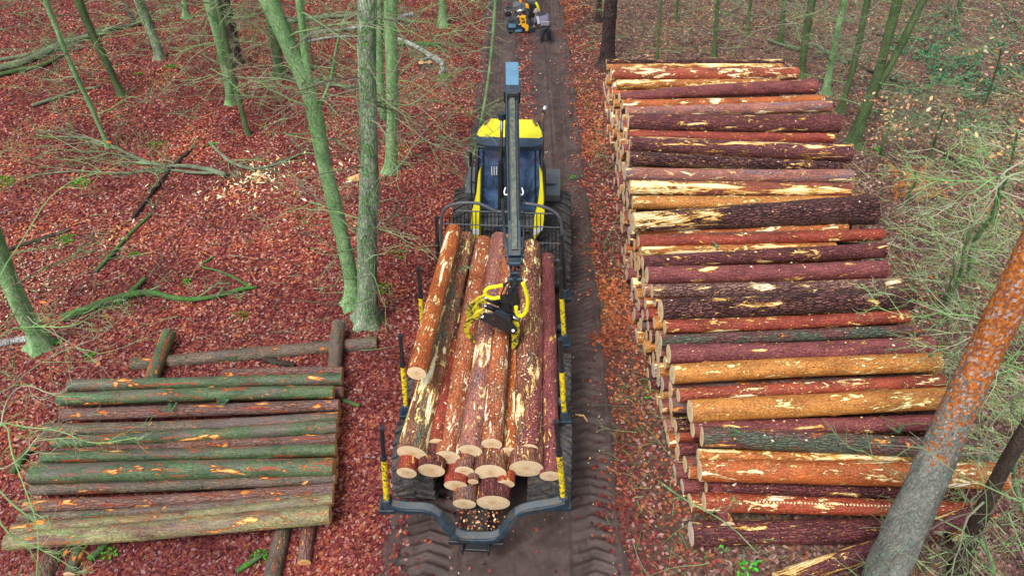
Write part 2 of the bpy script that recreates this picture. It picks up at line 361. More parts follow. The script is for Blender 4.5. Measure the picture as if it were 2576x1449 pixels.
def flat_ramp(name, cols, rough=.8, trans=0):
    """each loose leaf or chip takes a colour of its own"""
    m,t,b=newmat(name); g=t.nodes.new('ShaderNodeNewGeometry')
    st=[(i/len(cols),c) for i,c in enumerate(cols)]
    c=ramp(t,g.outputs['Random Per Island'],st,'CONSTANT')
    if name.startswith('fallen'):
        pn=tex_noise(t,coords(t,1,False),.45,5,.6); c=mixc(t,1.0,c,ramp(t,pn,[(.36,(.62,.55,.62)),(.5,(1,1,1)),(.64,(1.35,1.25,1.0))]),'MULTIPLY'); sy=t.nodes.new('ShaderNodeSeparateXYZ'); t.links.new(coords(t,1,False),sy.inputs[0]); c=mixc(t,1.0,c,ramp(t,mth(t,'ADD',mth(t,'MULTIPLY',sy.outputs[1],.05),mth(t,'MULTIPLY',pn,.5)),[(.5,(.74,.66,.76)),(1.0,(1.08,1.08,1.08))]),'MULTIPLY')
    t.links.new(c,b.inputs['Base Color']); b.inputs['Roughness'].default_value=rough; b.inputs['Specular IOR Level'].default_value=.15
    return m
TWIG=flat_ramp('twig_bark',[(.13,.22,.09),(.20,.31,.13),(.22,.22,.15),(.10,.11,.07),(.15,.25,.10),(.14,.11,.08)])
TWIGB=flat_ramp('bright_twig_bark',[(.17,.36,.11),(.26,.44,.17),(.34,.40,.22),(.17,.28,.11),(.38,.38,.28),(.24,.22,.14),(.21,.40,.14)])
SPLINT=flat_ramp('fresh_splinters',[(.85,.66,.34),(.9,.78,.5),(.8,.5,.18),(.88,.8,.62)])
CHIPW=flat_ramp('bark_chips',[(.28,.08,.03),(.5,.26,.10),(.75,.55,.3),(.2,.05,.03),(.82,.7,.5)])
MOSSM=flat_ramp('moss',[(.04,.26,.015),(.06,.33,.02),(.03,.18,.02),(.10,.36,.03)],.95)
FERNM=flat_ramp('dead_fern',[(.45,.16,.03),(.36,.11,.02),(.5,.24,.06)])
OLEAF=flat_ramp('hanging_orange_leaf',[(.62,.16,.03),(.7,.22,.05),(.55,.12,.03)])
TLEAF=flat_ramp('hanging_tan_leaf',[(.62,.42,.2),(.66,.33,.14),(.52,.45,.3)])
GLEAF=flat_ramp('bright_green_leaf',[(.06,.42,.03),(.1,.5,.04),(.04,.3,.03)])
NEEDLE=flat_ramp('fir_needles',[(.02,.14,.06),(.03,.2,.07),(.02,.10,.05)])

# ---------------------------------------------------------------- terrain
RXL=[(4,-2.3),(6,-2.05),(12,-1.65),(20,-1.15),(26,-1.0),(60,-.9)]; RXR=[(4,1.75),(8,1.75),(12,1.9),(20,1.95),(60,2.0)]
def rag(y,p): return .07*np.sin(y*1.9+p)+.05*np.sin(y*4.3+2*p)+.035*np.sin(y*9.7+3*p)
def rxl(y): return np.interp(y,[a for a,b in RXL],[b for a,b in RXL])+rag(y,1)
def rxr(y): return np.interp(y,[a for a,b in RXR],[b for a,b in RXR])+rag(y,4)
def fbm(x,y,seed=0):
    r=np.random.RandomState(seed); z=0*x
    for k in range(7):
        a=r.uniform(0,6.28); f=.35*1.7**k; ph=r.uniform(0,6.28); a2=r.uniform(0,6.28)
        z=z+np.sin((x*np.cos(a)+y*np.sin(a))*f*2+ph+1.3*np.sin((x*np.cos(a2)+y*np.sin(a2))*f*1.3+ph))/1.7**k
    return z
def gz(x,y):
    x=np.asarray(x,float); y=np.asarray(y,float)
    d=np.maximum(rxl(y)-x, x-rxr(y))          # >0 outside the road
    return np.clip((d+.05)/.5,0,1)*.07 + .018*fbm(x,y,3)*np.clip((d)/1.0,0,1)
def gzf(x,y): return float(gz(x,y))
def grid_mesh(name, xs, ys, zf, mat):
    X,Y=np.meshgrid(xs,ys); Z=zf(X,Y); nx,ny=len(xs),len(ys)
    co=np.stack([X,Y,Z],-1).reshape(-1,3).astype(np.float32)
    i=np.arange((nx-1)*(ny-1)); a=(i//(nx-1))*nx+i%(nx-1)
    f=np.stack([a,a+1,a+1+nx,a+nx],-1).astype(np.int32)
    me=bpy.data.meshes.new(name); me.vertices.add(len(co)); me.vertices.foreach_set('co',co.ravel())
    me.loops.add(f.size); me.loops.foreach_set('vertex_index',f.ravel())
    me.polygons.add(len(f)); me.polygons.foreach_set('loop_start',np.arange(len(f),dtype=np.int32)*4)
    me.polygons.foreach_set('loop_total',np.full(len(f),4,np.int32)); me.polygons.foreach_set('use_smooth',np.ones(len(f),bool))
    me.materials.append(mat); me.update(calc_edges=True); return me
def floor_mat():
    m,t,b=newmat('leaf_litter_ground'); v=coords(t,1,False)
    cell=tex_vor(t,coords(t,(1,1.2,0),False),15,'F1','Color'); cs=t.nodes.new('ShaderNodeSeparateColor'); t.links.new(cell,cs.inputs[0])
    red=ramp(t,cs.outputs[0],[(0,(.08,.014,.012)),(.3,(.16,.024,.02)),(.6,(.22,.04,.026)),(.85,(.11,.016,.02)),(.95,(.3,.10,.06))],'CONSTANT')
    gry=ramp(t,cs.outputs[0],[(0,(.13,.08,.065)),(.3,(.20,.12,.10)),(.55,(.10,.07,.06)),(.8,(.24,.17,.14)),(.93,(.3,.16,.07))],'CONSTANT')
    sep=t.nodes.new('ShaderNodeSeparateXYZ'); t.links.new(v,sep.inputs[0])
    n=tex_noise(t,v,.5,4)
    side=ramp(t,mth(t,'ADD',mth(t,'MULTIPLY',sep.outputs[0],.2),mth(t,'MULTIPLY',n,.8)),[(.72,g3(0)),(1.0,g3(1))])
    c=mixc(t,side,red,gry)
    soil=ramp(t,tex_noise(t,v,1.3,6,.6),[(.56,g3(0)),(.66,g3(.7))]); c=mixc(t,soil,c,(.08,.04,.034))
    vx=mth(t,'ABSOLUTE',mth(t,'SUBTRACT',sep.outputs[0],2.6)); c=mixc(t,ramp(t,vx,[(.6,g3(.8)),(1.4,g3(0))]),c,mixc(t,ramp(t,tex_noise(t,v,9,5),[(.4,g3(0)),(.6,g3(1))]),(.045,.028,.022),(.10,.06,.04)))
    c=mixc(t,ramp(t,tex_noise(t,v,14,5),[(.35,g3(.6)),(.6,g3(0))]),c,(.05,.02,.018))
    t.links.new(c,b.inputs['Base Color']); b.inputs['Roughness'].default_value=.85; b.inputs['Specular IOR Level'].default_value=.2
    bump(t,b,mth(t,'ADD',cs.outputs[1],tex_noise(t,v,30,3)),.03,.8)
    return m
xs=np.concatenate([np.arange(-120,-20,5),np.arange(-20,20,.16),np.arange(20,121,5)])
ys=np.concatenate([np.arange(-60,1,5),np.arange(1,36,.16),np.arange(36,160,5)])
link('forest_floor', grid_mesh('forest_floor',xs,ys,lambda x,y: np.where((x>rxl(y)+.25)&(x<rxr(y)-.25),-.12,gz(x,y)),floor_mat()), kind='structure')
def tri(u): return 1-np.abs((u%1)*2-1)
def road_z(X,Y):
    l,r=rxl(Y),rxr(Y)
    z=.016*fbm(X*2,Y*2,9)*.5+.009*fbm(X*9,Y*9,4)+.004*fbm(X*26,Y*26,6)
    for xc,wd,ph in ((np.interp(Y,[4,10,20,40],[1.28,1.40,1.56,1.60]),.36,0),(np.interp(Y,[4,12,24,40],[-1.5,-1.0,-.42,-.35]),.42,.37)):
        d=(X-xc)/wd; inside=np.clip((1-np.abs(d))*6,0,1)
        rut=-.055*np.clip(1.25-np.abs(d),0,1)
        wob=.035*np.sin(Y*1.7+ph*9)+.02*np.sin(Y*5.1)
        lug=np.clip(tri((Y+wob-.42*np.abs(X-xc)*np.sign(X-xc+.04))/.135)*2.0-.75,0,1)
        zig=np.clip(tri((Y+wob+.42*np.abs(X-xc))/.20)*2.4-.8,0,1)
        near=np.clip((14-Y)/6,0,1)
        pat=np.maximum(lug*(1-near),zig*near)
        brk=np.clip(.75+.5*fbm(X*1.5,Y*.8,12),.25,1)
        z=z+rut+inside*pat*(.075+.03*(Y>12))*np.maximum(brk,.55)*np.clip(.8+.35*fbm(X*4,Y*3,31),.35,1.2)
        z=z+.045*np.exp(-((np.abs(d)-1.15)/.16)**2)
    edge=np.clip(np.minimum(X-l,r-X)/.25,-1,1)
    return z+.0-.06*np.clip(-edge,0,1)*1.2 + .02
def road_mat():
    m,t,b=newmat('muddy_track'); v=coords(t,1,False); n=tex_noise(t,v,2.2,6,.6)
    c=mixc(t,ramp(t,n,[(.35,g3(0)),(.65,g3(1))]),(.038,.024,.021),(.088,.058,.052))
    c=mixc(t,ramp(t,tex_noise(t,v,26,5,.7),[(.3,g3(.55)),(.6,g3(0))]),c,(.03,.018,.016))
    c=mixc(t,ramp(t,tex_noise(t,v,48,2,.5),[(.71,g3(0)),(.74,g3(.8))]),c,(.3,.19,.15))
    t.links.new(c,b.inputs['Base Color']); b.inputs['Roughness'].default_value=.62; b.inputs['Specular IOR Level'].default_value=.4
    bump(t,b,tex_noise(t,v,45,5,.7),.012,.8); return m
link('road', grid_mesh('road',np.arange(-2.75,2.5,.027),np.arange(4.2,36,.024),lambda X,Y: road_z(X,Y),road_mat()), kind='structure')
link('road', grid_mesh('road',np.arange(-1.4,2.2,.1),np.arange(35.95,150,.5),lambda X,Y: 0*X-.01+.012*np.sin(X*3),bpy.data.materials['muddy_track']), kind='structure')

# loose leaves
def scatter_leaves(name, n, mat, dens, size=(.024,.052), seed=1, xr=(-27,27), yr=(4.2,36), zoff=.0, tilt=.45, curl=.35, label=None, asp=.62):
    r=np.random.RandomState(seed); xs=[];ys=[]
    tot=0
    while tot<n:
        k=n*2; u=r.rand(k)
        y=yr[0]+(yr[1]-yr[0])*u**1.55; x=r.uniform(-1,1,k); hw=3.9+.80*y
        x=x*hw; ok=(x>xr[0])&(x<xr[1])&(r.rand(k)<dens(x,y)); xs.append(x[ok]); ys.append(y[ok]); tot+=ok.sum()
    x=np.concatenate(xs)[:n]; y=np.concatenate(ys)[:n]
    inroad=(x>rxl(y)+.12)&(x<rxr(y)-.12)
    z=np.where(inroad,road_z(x,y),gz(x,y))+zoff+r.uniform(.004,.03,n)
    L=r.uniform(size[0],size[1],n)[:,None]; W=L*r.uniform(asp*.75,asp*1.25,n)[:,None]
    a=r.uniform(0,2*np.pi,n); d=np.stack([np.cos(a),np.sin(a),r.uniform(-tilt,tilt,n)],-1); d/=np.linalg.norm(d,axis=1)[:,None]
    up=np.stack([r.uniform(-tilt,tilt,n),r.uniform(-tilt,tilt,n),np.ones(n)],-1)
    s=np.cross(up,d); s/=np.linalg.norm(s,axis=1)[:,None]; nn=np.cross(d,s)
    c=np.stack([x,y,z],-1); cu=(r.uniform(-.2,1,n)*curl)[:,None]*L
    p=[c-d*L+nn*cu, c-s*W, c+d*L+nn*cu, c+s*W]
    co=np.stack(p,1).reshape(-1,3).astype(np.float32)
    b=np.arange(n)*4
    f=np.stack([b,b+1,b+3, b+1,b+2,b+3],-1).reshape(-1).astype(np.int32)
    me=bpy.data.meshes.new(name); me.vertices.add(len(co)); me.vertices.foreach_set('co',co.ravel())
    me.loops.add(len(f)); me.loops.foreach_set('vertex_index',f); nf=len(f)//3
    me.polygons.add(nf); me.polygons.foreach_set('loop_start',np.arange(nf,dtype=np.int32)*3); me.polygons.foreach_set('loop_total',np.full(nf,3,np.int32))
    me.materials.append(mat); me.update(calc_edges=True)
    return link(name,me,kind='stuff',label=label,cat='leaves')
REDL=flat_ramp('fallen_beech_leaves',*[[(c[0]*.98,c[1]*1.12,c[2]*1.22) for c in q] for q in ([(.23,.046,.034),(.16,.028,.028),(.30,.075,.048),(.11,.018,.018),(.34,.11,.07),(.25,.05,.046),(.18,.03,.024),(.31,.08,.036),(.07,.014,.014),(.26,.055,.032),(.21,.045,.046),(.42,.20,.15),(.19,.038,.04),(.36,.12,.04),(.13,.022,.024),(.08,.016,.015),(.27,.06,.045),(.38,.22,.17)],)],.75)
GRYL=flat_ramp('fallen_oak_leaves',[(.20,.12,.095),(.13,.075,.06),(.30,.19,.15),(.08,.045,.04),(.24,.12,.06),(.40,.29,.25),(.16,.10,.08),(.10,.09,.035),(.11,.075,.07),(.13,.13,.06),(.30,.12,.045),(.06,.035,.03)],.7)
ORGL=flat_ramp('fallen_orange_leaves',[(.34,.10,.03),(.22,.06,.025),(.42,.16,.06),(.16,.04,.02),(.32,.09,.035),(.12,.05,.025)],.65)
def d_out(x,y): return np.maximum(rxl(y)-x,x-rxr(y))
def dens_red(x,y):
    d=d_out(x,y); base=np.where(d>0,1.0,np.clip(.62+d*1.5,.03,.62)*np.clip(.7+.6*fbm(x*3,y*3,41),.1,1))
    mid=np.where((d<0)&(y>15),.7*np.exp(-((x-np.interp(y,[15,26],[.42,.45]))/.26)**2),0)
    side=np.where(x>0,np.clip(1-(x-1.8)/2.6,0.06,1)*np.clip((y-7)/9,.18,.85),1.0)
    pat=np.clip(.8+.25*fbm(x*.9,y*.9,5),.3,1)
    return np.clip(np.maximum(base*pat,mid)*side,0,1)*.9
def dens_gry(x,y): return np.where(x>2.2,np.clip((x-2.0)/2.2,0,1)*np.clip(.8+.25*fbm(x,y,15),.25,1),0)*.9
def dens_org(x,y):
    d=x-rxr(y); return np.where((d>-.1),np.exp(-(np.maximum(d-.1,0)/.75)**2),0)*np.clip(.15+.8*fbm(x*1.2,y*.8,22),.0,1)*np.where(y>10.5,1,.10)
scatter_leaves('fallen_beech_leaves',330000,REDL,dens_red,seed=1,label='red brown beech leaves covering the forest floor left of the track')
scatter_leaves('fallen_oak_leaves',130000,GRYL,dens_gry,seed=2,size=(.026,.06),label='grey brown oak leaves behind the large log stack')
scatter_leaves('fallen_orange_leaves',5500,ORGL,dens_org,seed=3,xr=(1.6,4.5),label='orange brown leaves along the verge between track and large log stack')

# ---------------------------------------------------------------- logs
def log_mesh(L, r0, r1, bend=.02, seed=0, mat=None, segs=26, rings=56, rough=.02):
    R=random.Random(seed); b1,b2=R.uniform(-bend,bend),R.uniform(-bend,bend); s=R.uniform(0,99)
    knots=[(R.uniform(.1,.95)*L,R.uniform(0,6.28),R.uniform(.012,.03)) for _ in range(int(L*1.6))]
    m=MB(); ell=R.uniform(-.03,.03)
    for i in range(rings+1):
        t=i/rings; x=t*L; cy=b1*math.sin(math.pi*t)*L*.35; cz=b2*math.sin(math.pi*t)*L*.35
        for j in range(segs):
            a=2*math.pi*j/segs; r=lerp(r0,r1,t)*(1+ell*math.cos(2*a+s))
            if segs>14:
                r*=1+rough*1.6*noise.noise(Vector((x*1.3+s,math.cos(a)*1.2,math.sin(a)*1.2)))+rough*.9*noise.noise(Vector((x*6+s,math.cos(a)*4,math.sin(a)*4)))
                for kx,ka,kh in knots:
                    if abs(kx-x)<.09:
                        da=math.atan2(math.sin(a-ka),math.cos(a-ka))
                        r+=kh*math.exp(-((kx-x)/.05)**2-(da/.28)**2)
            m.v.append((x,cy+r*math.cos(a),cz+r*math.sin(a)))
    m.quadring(0,segs,rings)
    return m.mesh('bark',mat,smooth=True)
def disc_mesh(r, x, mat, flip=False, segs=26, seed=0, chip=0):
    m=MB(); R=random.Random(seed); m.v.append((x+(.004 if flip else -.004),0,0))
    for k,q in enumerate((.5,1.0)):
        for j in range(segs):
            a=2*math.pi*j/segs; rr=r*q*(1.0 if q<1 else .985)
            dx=(R.uniform(-1,1)*.004*q); m.v.append((x+(.006+dx)*(1 if flip else -1)*(1 if q<1 else .15),rr*math.cos(a),rr*math.sin(a)))
    for j in range(segs):
        k=(j+1)%segs; m.f.append((0,1+j,1+k)); m.m.append(0); m.f.append((1+j,1+segs+j,1+segs+k,1+k)); m.m.append(0)
    return m.mesh('cut_end',mat)
LOGN=[0]
def make_log(p0, p1, r0, r1, bark, label, group, cut=None, bend=.020, cat='log', seed=None, rough=.034, name='log'):
    LOGN[0]+=1; sd=seed if seed is not None else LOGN[0]
    p0,p1=Vector(p0),Vector(p1); L=(p1-p0).length
    e=empty(name,p0,0,label,cat,group)
    e.rotation_mode='QUATERNION'; d=(p1-p0).normalized()
    yv=Vector((0,0,1)).cross(d).normalized(); zv=d.cross(yv)
    M=Matrix((d,yv,zv)).transposed()
    e.rotation_quaternion=(M@Matrix.Rotation(random.Random(sd).uniform(0,6.28),3,'X')).to_quaternion() if bark is not BK['dots'] else M.to_quaternion()
    link('bark',log_mesh(L,r0,r1,bend,sd,bark,rough=rough),e)
    cut=cut or CUT
    link('cut_end',disc_mesh(r0,0,cut,False,seed=sd),e); link('cut_end',disc_mesh(r1,L,cut,True,seed=sd+1),e)
    return e
def px_log(l, zl, r_, zr, rl, rr, bark, label, group, **k):
    a,b=P(*l,zl),P(*r_,zr)
    return make_log(a,b,rl/ppm(a),rr/ppm(b),BK[bark],label,group,**k)

G1='pine logs lying across the top of the large stack right of the track'
def ztop(y): return interp(y,[150,165,190,215,300,850,940,1000,1060,1100,1183,1222,1262,1345],[.75,.95,1.2,1.35,1.5,1.45,1.35,1.22,1.1,.95,.72,.45,.48,.24])
RL=[ # left end, right end, radii, bark, z offset, label
 ((1525,157),(1972,157),8,8,'rough',0,'thin dark purple pine log at the very back edge of the large stack'),
 ((1527,170),(1968,169),8,8,'yellow',0,'thin yellow stripped log second from the back edge of the large stack'),
 ((1537,188),(2005,186),17,17,'redpatch',.05,"red log with cream torn patches directly in front of the thin yellow stripped log"),
 ((1550,214),(1960,212),12,12,'yellow',-.14,"half hidden orange and yellow log just behind the smooth grey purple log"),
 ((1558,246),(2050,218),13,19,'magenta',.05,'smooth grey purple log thickening towards its right end, with one yellow spot near that end'),
 ((1566,264),(2070,252),12,12,'orange',-.08,'narrow orange red log with a cut orange right end, behind the mottled mauve log'),
 ((1576,284),(2088,268),15,15,'mauve',0,'mottled mauve and orange log with many small white patches'),
 ((1580,308),(2110,312),22,23,'purple',.02,'thick dark purple log with a yellow blotch near its right end, seventh from the back'),
 ((1577,340),(2095,348),13,12,'red',-.08,"slim red brown log tucked between two thicker dark logs towards the back"),
 ((1584,362),(2140,386),19,24,'purplestrip',.02,'very dark log with a long ragged yellow tear towards its thick right end'),
 ((1582,400),(2117,420),20,12,'rough',.02,'dark furrowed log tapering to the right with a continuous cream stripe along it'),
 ((1573,438),(2138,443),17,17,'mauve',-.03,"brown log turning orange at its right end, in front of the cream striped log"),
 ((1584,472),(2135,480),19,19,'yellowend',0,'red log with a long yellow torn band and a dark grey right end'),
 ((1591,510),(2130,510),17,17,'ochre',-.1,'yellow ochre log lying low behind the thickest rough black right end'),
 ((1592,560),(2195,527),24,38,'roughtorn',.04,'thickest furrowed log, torn yellow at the left and rough and black at the right end'),
 ((1606,608),(2220,589),15,15,'red',-.02,"slim red brown log directly in front of the thickest furrowed log"),
 ((1612,632),(2100,622),13,12,'yellow',-.17,'pale yellowish log sunk low between two thin red brown logs mid stack'),
 ((1616,660),(2225,630),17,20,'purple',0,'dark purple log with one white patch near its middle, thicker to the right'),
 ((1627,692),(2225,677),22,22,'magenta',.02,"thick mauve purple log with a torn knot at mid length"),
 ((1640,732),(2265,718),18,17,'greystrip',-.03,'furrowed grey log turning orange to the right, right behind a big blackish log'),
 ((1662,781),(2290,753),29,29,'rough',.02,'big blackish furrowed log with a few cream spots in the middle of the stack'),
 ((1672,822),(2282,796),18,17,'red',.0,'orange red log in front of the big blackish furrowed one'),
 ((1662,858),(2310,831),16,16,'greygreen',-.06,'greenish grey log with a clean stripped cream strip at its right end'),
 ((1682,890),(2342,870),25,25,'magenta',.02,'smooth magenta purple log without patches, behind the golden ochre one'),
 ((1692,941),(2360,911),25,24,'ochre',.02,'golden ochre log with pale cream blotches, the one farther from the camera of the two'),
 ((1706,994),(2370,958),18,18,'redpatch',-.03,'slimmer rusty red log lying between the two golden ochre logs'),
 ((1736,1034),(2395,1000),29,28,'ochre',.03,'thick golden ochre log with large cream blotches, the nearer of the two ochre logs'),
 ((1742,1078),(2400,1060),22,20,'magenta',-.1,'dark red log lying low between the nearer ochre log and the grey green log'),
 ((1765,1097),(2482,1133),26,25,'greygreen',.06,'thick grey green log slanting down to the right with its pale left end showing'),
 ((1756,1146),(2380,1158),18,16,'yellow',-.06,'narrow orange yellow log half hidden below the grey green log'),
 ((1760,1183),(2530,1197),27,34,'orange',.04,'thick bright orange log with big white patches near the front of the stack'),
 ((1776,1224),(2500,1238),17,16,'purple',-.02,'slim dark purple log with yellow patches under the bright orange log'),
 ((1771,1262),(2500,1284),24,19,'dots',.02,'orange red log with a row of pale dots along its side'),
 ((1738,1342),(2345,1332),31,30,'purple',0,"dark purple log with a grey weathered left end lying before the stack front"),
]
tops=[]
for i,(l,r_,rl,rr,bk,dz,lab) in enumerate(RL):
    za,zb=ztop(l[1])+dz,ztop(l[1])+dz
    e=px_log(l,za,r_,zb,rl,rr,bk,lab,G1,seed=100+i,cut=CUTG if i==33 else None,rough=.06 if bk in('rough','roughtorn') else .034)
    tops.append((e.location.y,za,i))
px_log((1955,1462),.26,(2522,1262),.62,24,21,'purplestrip',"long dark purple log with yellow torn strips lying askew at the stack's front right",'loose logs in front of the large stack',seed=301,bend=.03)
a=P(1829,1322,.42); d=Vector((-.055,1,0)); make_log(a,a+d*4.5+Vector((0,0,-.05)),.125,.13,BK['magenta'],"bearer log pointing outward, its round cut end showing between the two front logs",'bearer logs under the large stack',seed=303)
a=P(2412,1352,.24); make_log(a,a+Vector((-.15,1,0))*3.8,.11,.11,BK['red'],'red bearer log end poking out beneath the askew purple log','bearer logs under the large stack',seed=304)
px_log((1733,1186),.4,(2300,1196),.4,17,17,'orange','short orange log end sticking out left below the bright orange log near the stack front',G1,seed=305)
# hidden layers of the stack: their ends show on its road side
FX=([5.9,6.8,7.6,8.5,10,11.3,13,15,17.5,20,22.6],[3.05,3.02,3.0,2.86,2.78,2.72,2.74,2.82,2.95,3.02,3.1])
proto=[]
hid_barks=['red','purple','orange','brown','yellow','redpatch','rough','ochre','magenta','mauve']
for k,b in enumerate(hid_barks):
    r=.118+.010*(k%6); L=4.5+.06*k
    proto.append((log_mesh(L,r,r*.92,.012,400+k,BK[b],segs=14,rings=18),disc_mesh(r,0,CUT if k%4 else CUTG,False,14,k),disc_mesh(r*.92,L,CUT,True,14,k+50),r))
tops.sort(); tnm=[t[2] for t in tops]; tys=[t[0] for t in tops]; tzs=[t[1] for t in tops]
SN=['dark back edge log', 'thin yellow stripped log', 'red cream torn log', 'half hidden orange yellow log', 'smooth grey purple log', 'narrow orange red log', 'mottled mauve log', 'yellow blotched dark purple log', 'slim red brown back log', 'very dark torn log', 'cream striped dark log', 'brown to orange log', 'yellow banded red log', 'low yellow ochre log', 'thickest furrowed log', 'slim log before furrowed one', 'pale sunken log', 'white patched purple log', 'thick mauve purple log', 'furrowed grey log', 'big blackish log', 'orange red middle log', 'greenish grey log', 'smooth magenta log', 'farther ochre log', 'slim rusty log', 'nearer ochre log', 'low dark red log', 'thick grey green log', 'narrow orange yellow log', 'bright orange log', 'slim dark purple log', 'dotted orange log', 'weathered front log']
hid=[]
TIER=['ground tier','second tier','third tier','fourth tier','fifth tier']
zone=lambda y: 'near its front' if y<9 else ('in its front half' if y<12.5 else ('in its back half' if y<17 else 'near its back end'))
cnt=0
for tier in range(5):
    zc=.14+.27*tier
    y=6.9+(.15 if tier%2 else 0)+.12*tier
    while y<22.4:
        zt=float(np.interp(y,tys,tzs)); zt=min(zt,float(np.interp(y+.3,tys,tzs)),float(np.interp(y-.3,tys,tzs)))
        if zc<zt-.20 and cnt<290:
            me,c0,c1,r=proto[rnd.randrange(len(proto))]
            x=interp(y,*FX)+rnd.gauss(0,.055)-.06*(2-tier)*.5-.02
            e=empty('log',(x,y,zc+rnd.uniform(-.015,.015)),math.radians(2.6+rnd.uniform(-.8,.8)),None,'log','log ends in the road side face of the large stack, %s'%TIER[tier])
            nm=SN[tnm[int(np.argmin([abs(v-y) for v in tys]))]]; hid.append((tier,nm,y,e))
            e.rotation_euler[0]=rnd.uniform(0,6.28); e.rotation_mode='XYZ'
            link('bark',me,e); link('cut_end',c0,e); link('cut_end',c1,e); cnt+=1
        y+=.315+rnd.uniform(-.03,.03)

from collections import defaultdict
hg=defaultdict(list)
for t_,nm,y,e in hid: hg[(t_,nm)].append((y,e))
for (t_,nm),v in hg.items():
    v.sort(key=lambda q:q[0])
    for k,(y,e) in enumerate(v):
        pre='' if len(v)==1 else (('nearer ','farther ') if len(v)==2 else ('nearest ','middle ','farthest ','last '))[k]
        e['label']='%slog end in stack face, %s, beneath the %s'%(pre,TIER[t_],nm)
G2='spruce logs in the low stack left of the track'
LL=[
 ((560,941),(862,934),13,14,.30,'brown','short stretch of brown log showing behind the green rear log of the left stack',CUTO),
 ((174,969),(861,953),17,17,.48,'green','rearmost green log of the left stack with orange streaks and a yellow tear',CUTO),
 ((148,1005),(840,986),19,18,.50,'green',"smooth dark green log second from the back of the left stack",CUTO),
 ((300,1000),(862,986),14,16,.28,'brown','low log whose orange cut end sticks out behind the second green log',CUTO),
 ((158,1044),(853,1019),17,16,.46,'brown','grey brown log carrying a fallen fir sprig in the left stack',CUTO),
 ((116,1081),(851,1050),18,17,.48,'greenbrown','dark green brown log directly below the brown sprig covered one',CUTO),
 ((136,1113),(848,1072),17,18,.48,'green','green log with a peeled yellow right end',CUTO),
 ((140,1136),(846,1104),14,15,.40,'brown','slim brown log lying low between two green logs of the left stack',CUTO),
 ((106,1151),(846,1131),17,18,.46,'green','dark green log right behind the thickest log of the left stack',CUTO),
 ((82,1192),(840,1176),28,27,.52,'green','thickest green log of the left stack with two large golden scars',CUTO),
 ((80,1232),(845,1203),15,15,.42,'greenbrown','slim dark log tucked in front of the thickest green log',CUTO),
 ((65,1273),(840,1228),18,15,.44,'brown','greyish pink brown log third from the thickest log of the left stack',CUTO),
 ((48,1303),(838,1243),13,13,.42,'greenbrown','thin dark log with bright orange strips near the front of the left stack',CUTO),
 ((33,1331),(838,1256),18,18,.44,'tan','light green log second from the front of the left stack',CUTO),
 ((18,1362),(831,1292),24,27,.48,'tan','long tan and green front log of the left stack, thick at its right end',CUTO),
]
for i,(l,r_,rl,rr,z,bk,lab,ct) in enumerate(LL):
    px_log(l,z+[0,.02,-.02,0,.03,-.03,.02,-.04,.0,.04,-.03,.01,-.02,.0,.02][i],r_,z,rl*.92,rr*.92,bk,lab,G2,cut=ct,seed=500+i,bend=.03)
for i,(l,r_,z) in enumerate([((200,1010),(856,1040),.16),((160,1090),(852,1088),.16),((130,1160),(850,1160),.16),((120,1215),(848,1192),.16)]):
    px_log(l,z,r_,z,15,15,'brown','lower left stack log, its cut right end showing '+['beneath the sprig covered log','beneath the peeled end log','beneath the dark green log','beneath the thickest green log'][i],G2,cut=CUTO,seed=540+i)
G3='bearer logs under the left stack'
px_log((332,917),.13,(948,863),.13,17,17,'greenbrown','single green brown log lying apart behind the left stack','loose logs',cut=CUTO,seed=550)
px_log((425,838),.34,(372,975),.20,17,18,'green','green bearer log crossing the left half of the single rear log',G3,seed=551)
px_log((852,815),.36,(838,970),.20,18,16,'greenbrown','brown green bearer log crossing the right end of the single rear log',G3,seed=552)
px_log((722,1290),.14,(672,1500),.14,19,23,'greenbrown','long grey green bearer log running out of the picture below the left stack',G3,seed=553)
px_log((783,1285),.14,(765,1415),.14,18,17,'brown','short brown bearer log with a torn round end below the left stack',G3,seed=554,cut=CUTO)
px_log((150,1350),.14,(88,1500),.14,20,24,'brown','brown bearer log with a split orange end below the left end of the left stack',G3,seed=555)
px_log((215,1350),.13,(175,1445),.12,14,15,'green','small dark mossy bearer log beside the split brown one',G3,seed=556)

# ---------------------------------------------------------------- forwarder
FWX, FWY, FWA = -.542, 6.05, math.radians(-3.07)
fw=empty('forwarder',(FWX,FWY,0),FWA,"yellow and dark blue forestry forwarder on the muddy track, crane over its log load",'forwarder')
FM=Matrix.Translation((FWX,FWY,0))@Matrix.Rotation(FWA,4,'Z'); FI=FM.inverted()
def loc(p): return FI@Vector(p)
def LW(x,y,z): return FM@Vector((x,y,z))
def wobj(mb,name,mats,parent,inv=None,**k):
    """mesh given in world coordinates, stored in its parent's frame"""
    I=inv if inv is not None else FI
    mb.v=[tuple(I@Vector(v)) for v in mb.v]; return mb.obj(name,mats,parent,**k)
def sweep_rect(mb,pts,wy,hn):
    base=len(mb.v); k=len(pts)
    for i,p in enumerate(pts):
        a=pts[max(i-1,0)]; b=pts[min(i+1,k-1)]; d=Vector((b[0]-a[0],0,b[2]-a[2])).normalized(); n=Vector((-d.z,0,d.x))
        for sy,sn in ((-1,-1),(1,-1),(1,1),(-1,1)):
            mb.v.append(tuple(Vector(p)+Vector((0,sy*wy/2,0))+n*sn*hn/2))
    mb.quadring(base,4,k-1); mb.f.append((base+3,base+2,base+1,base)); mb.f.append(tuple(base+(k-1)*4+j for j in range(4))); mb.m+=[0,0]
def smooth_path(p,n=3):
    q=[Vector(x) for x in p]
    for _ in range(n):
        r=[q[0]]
        for a,b in zip(q,q[1:]): r+=[a.lerp(b,.25),a.lerp(b,.75)]
        r.append(q[-1]); q=r
    return q
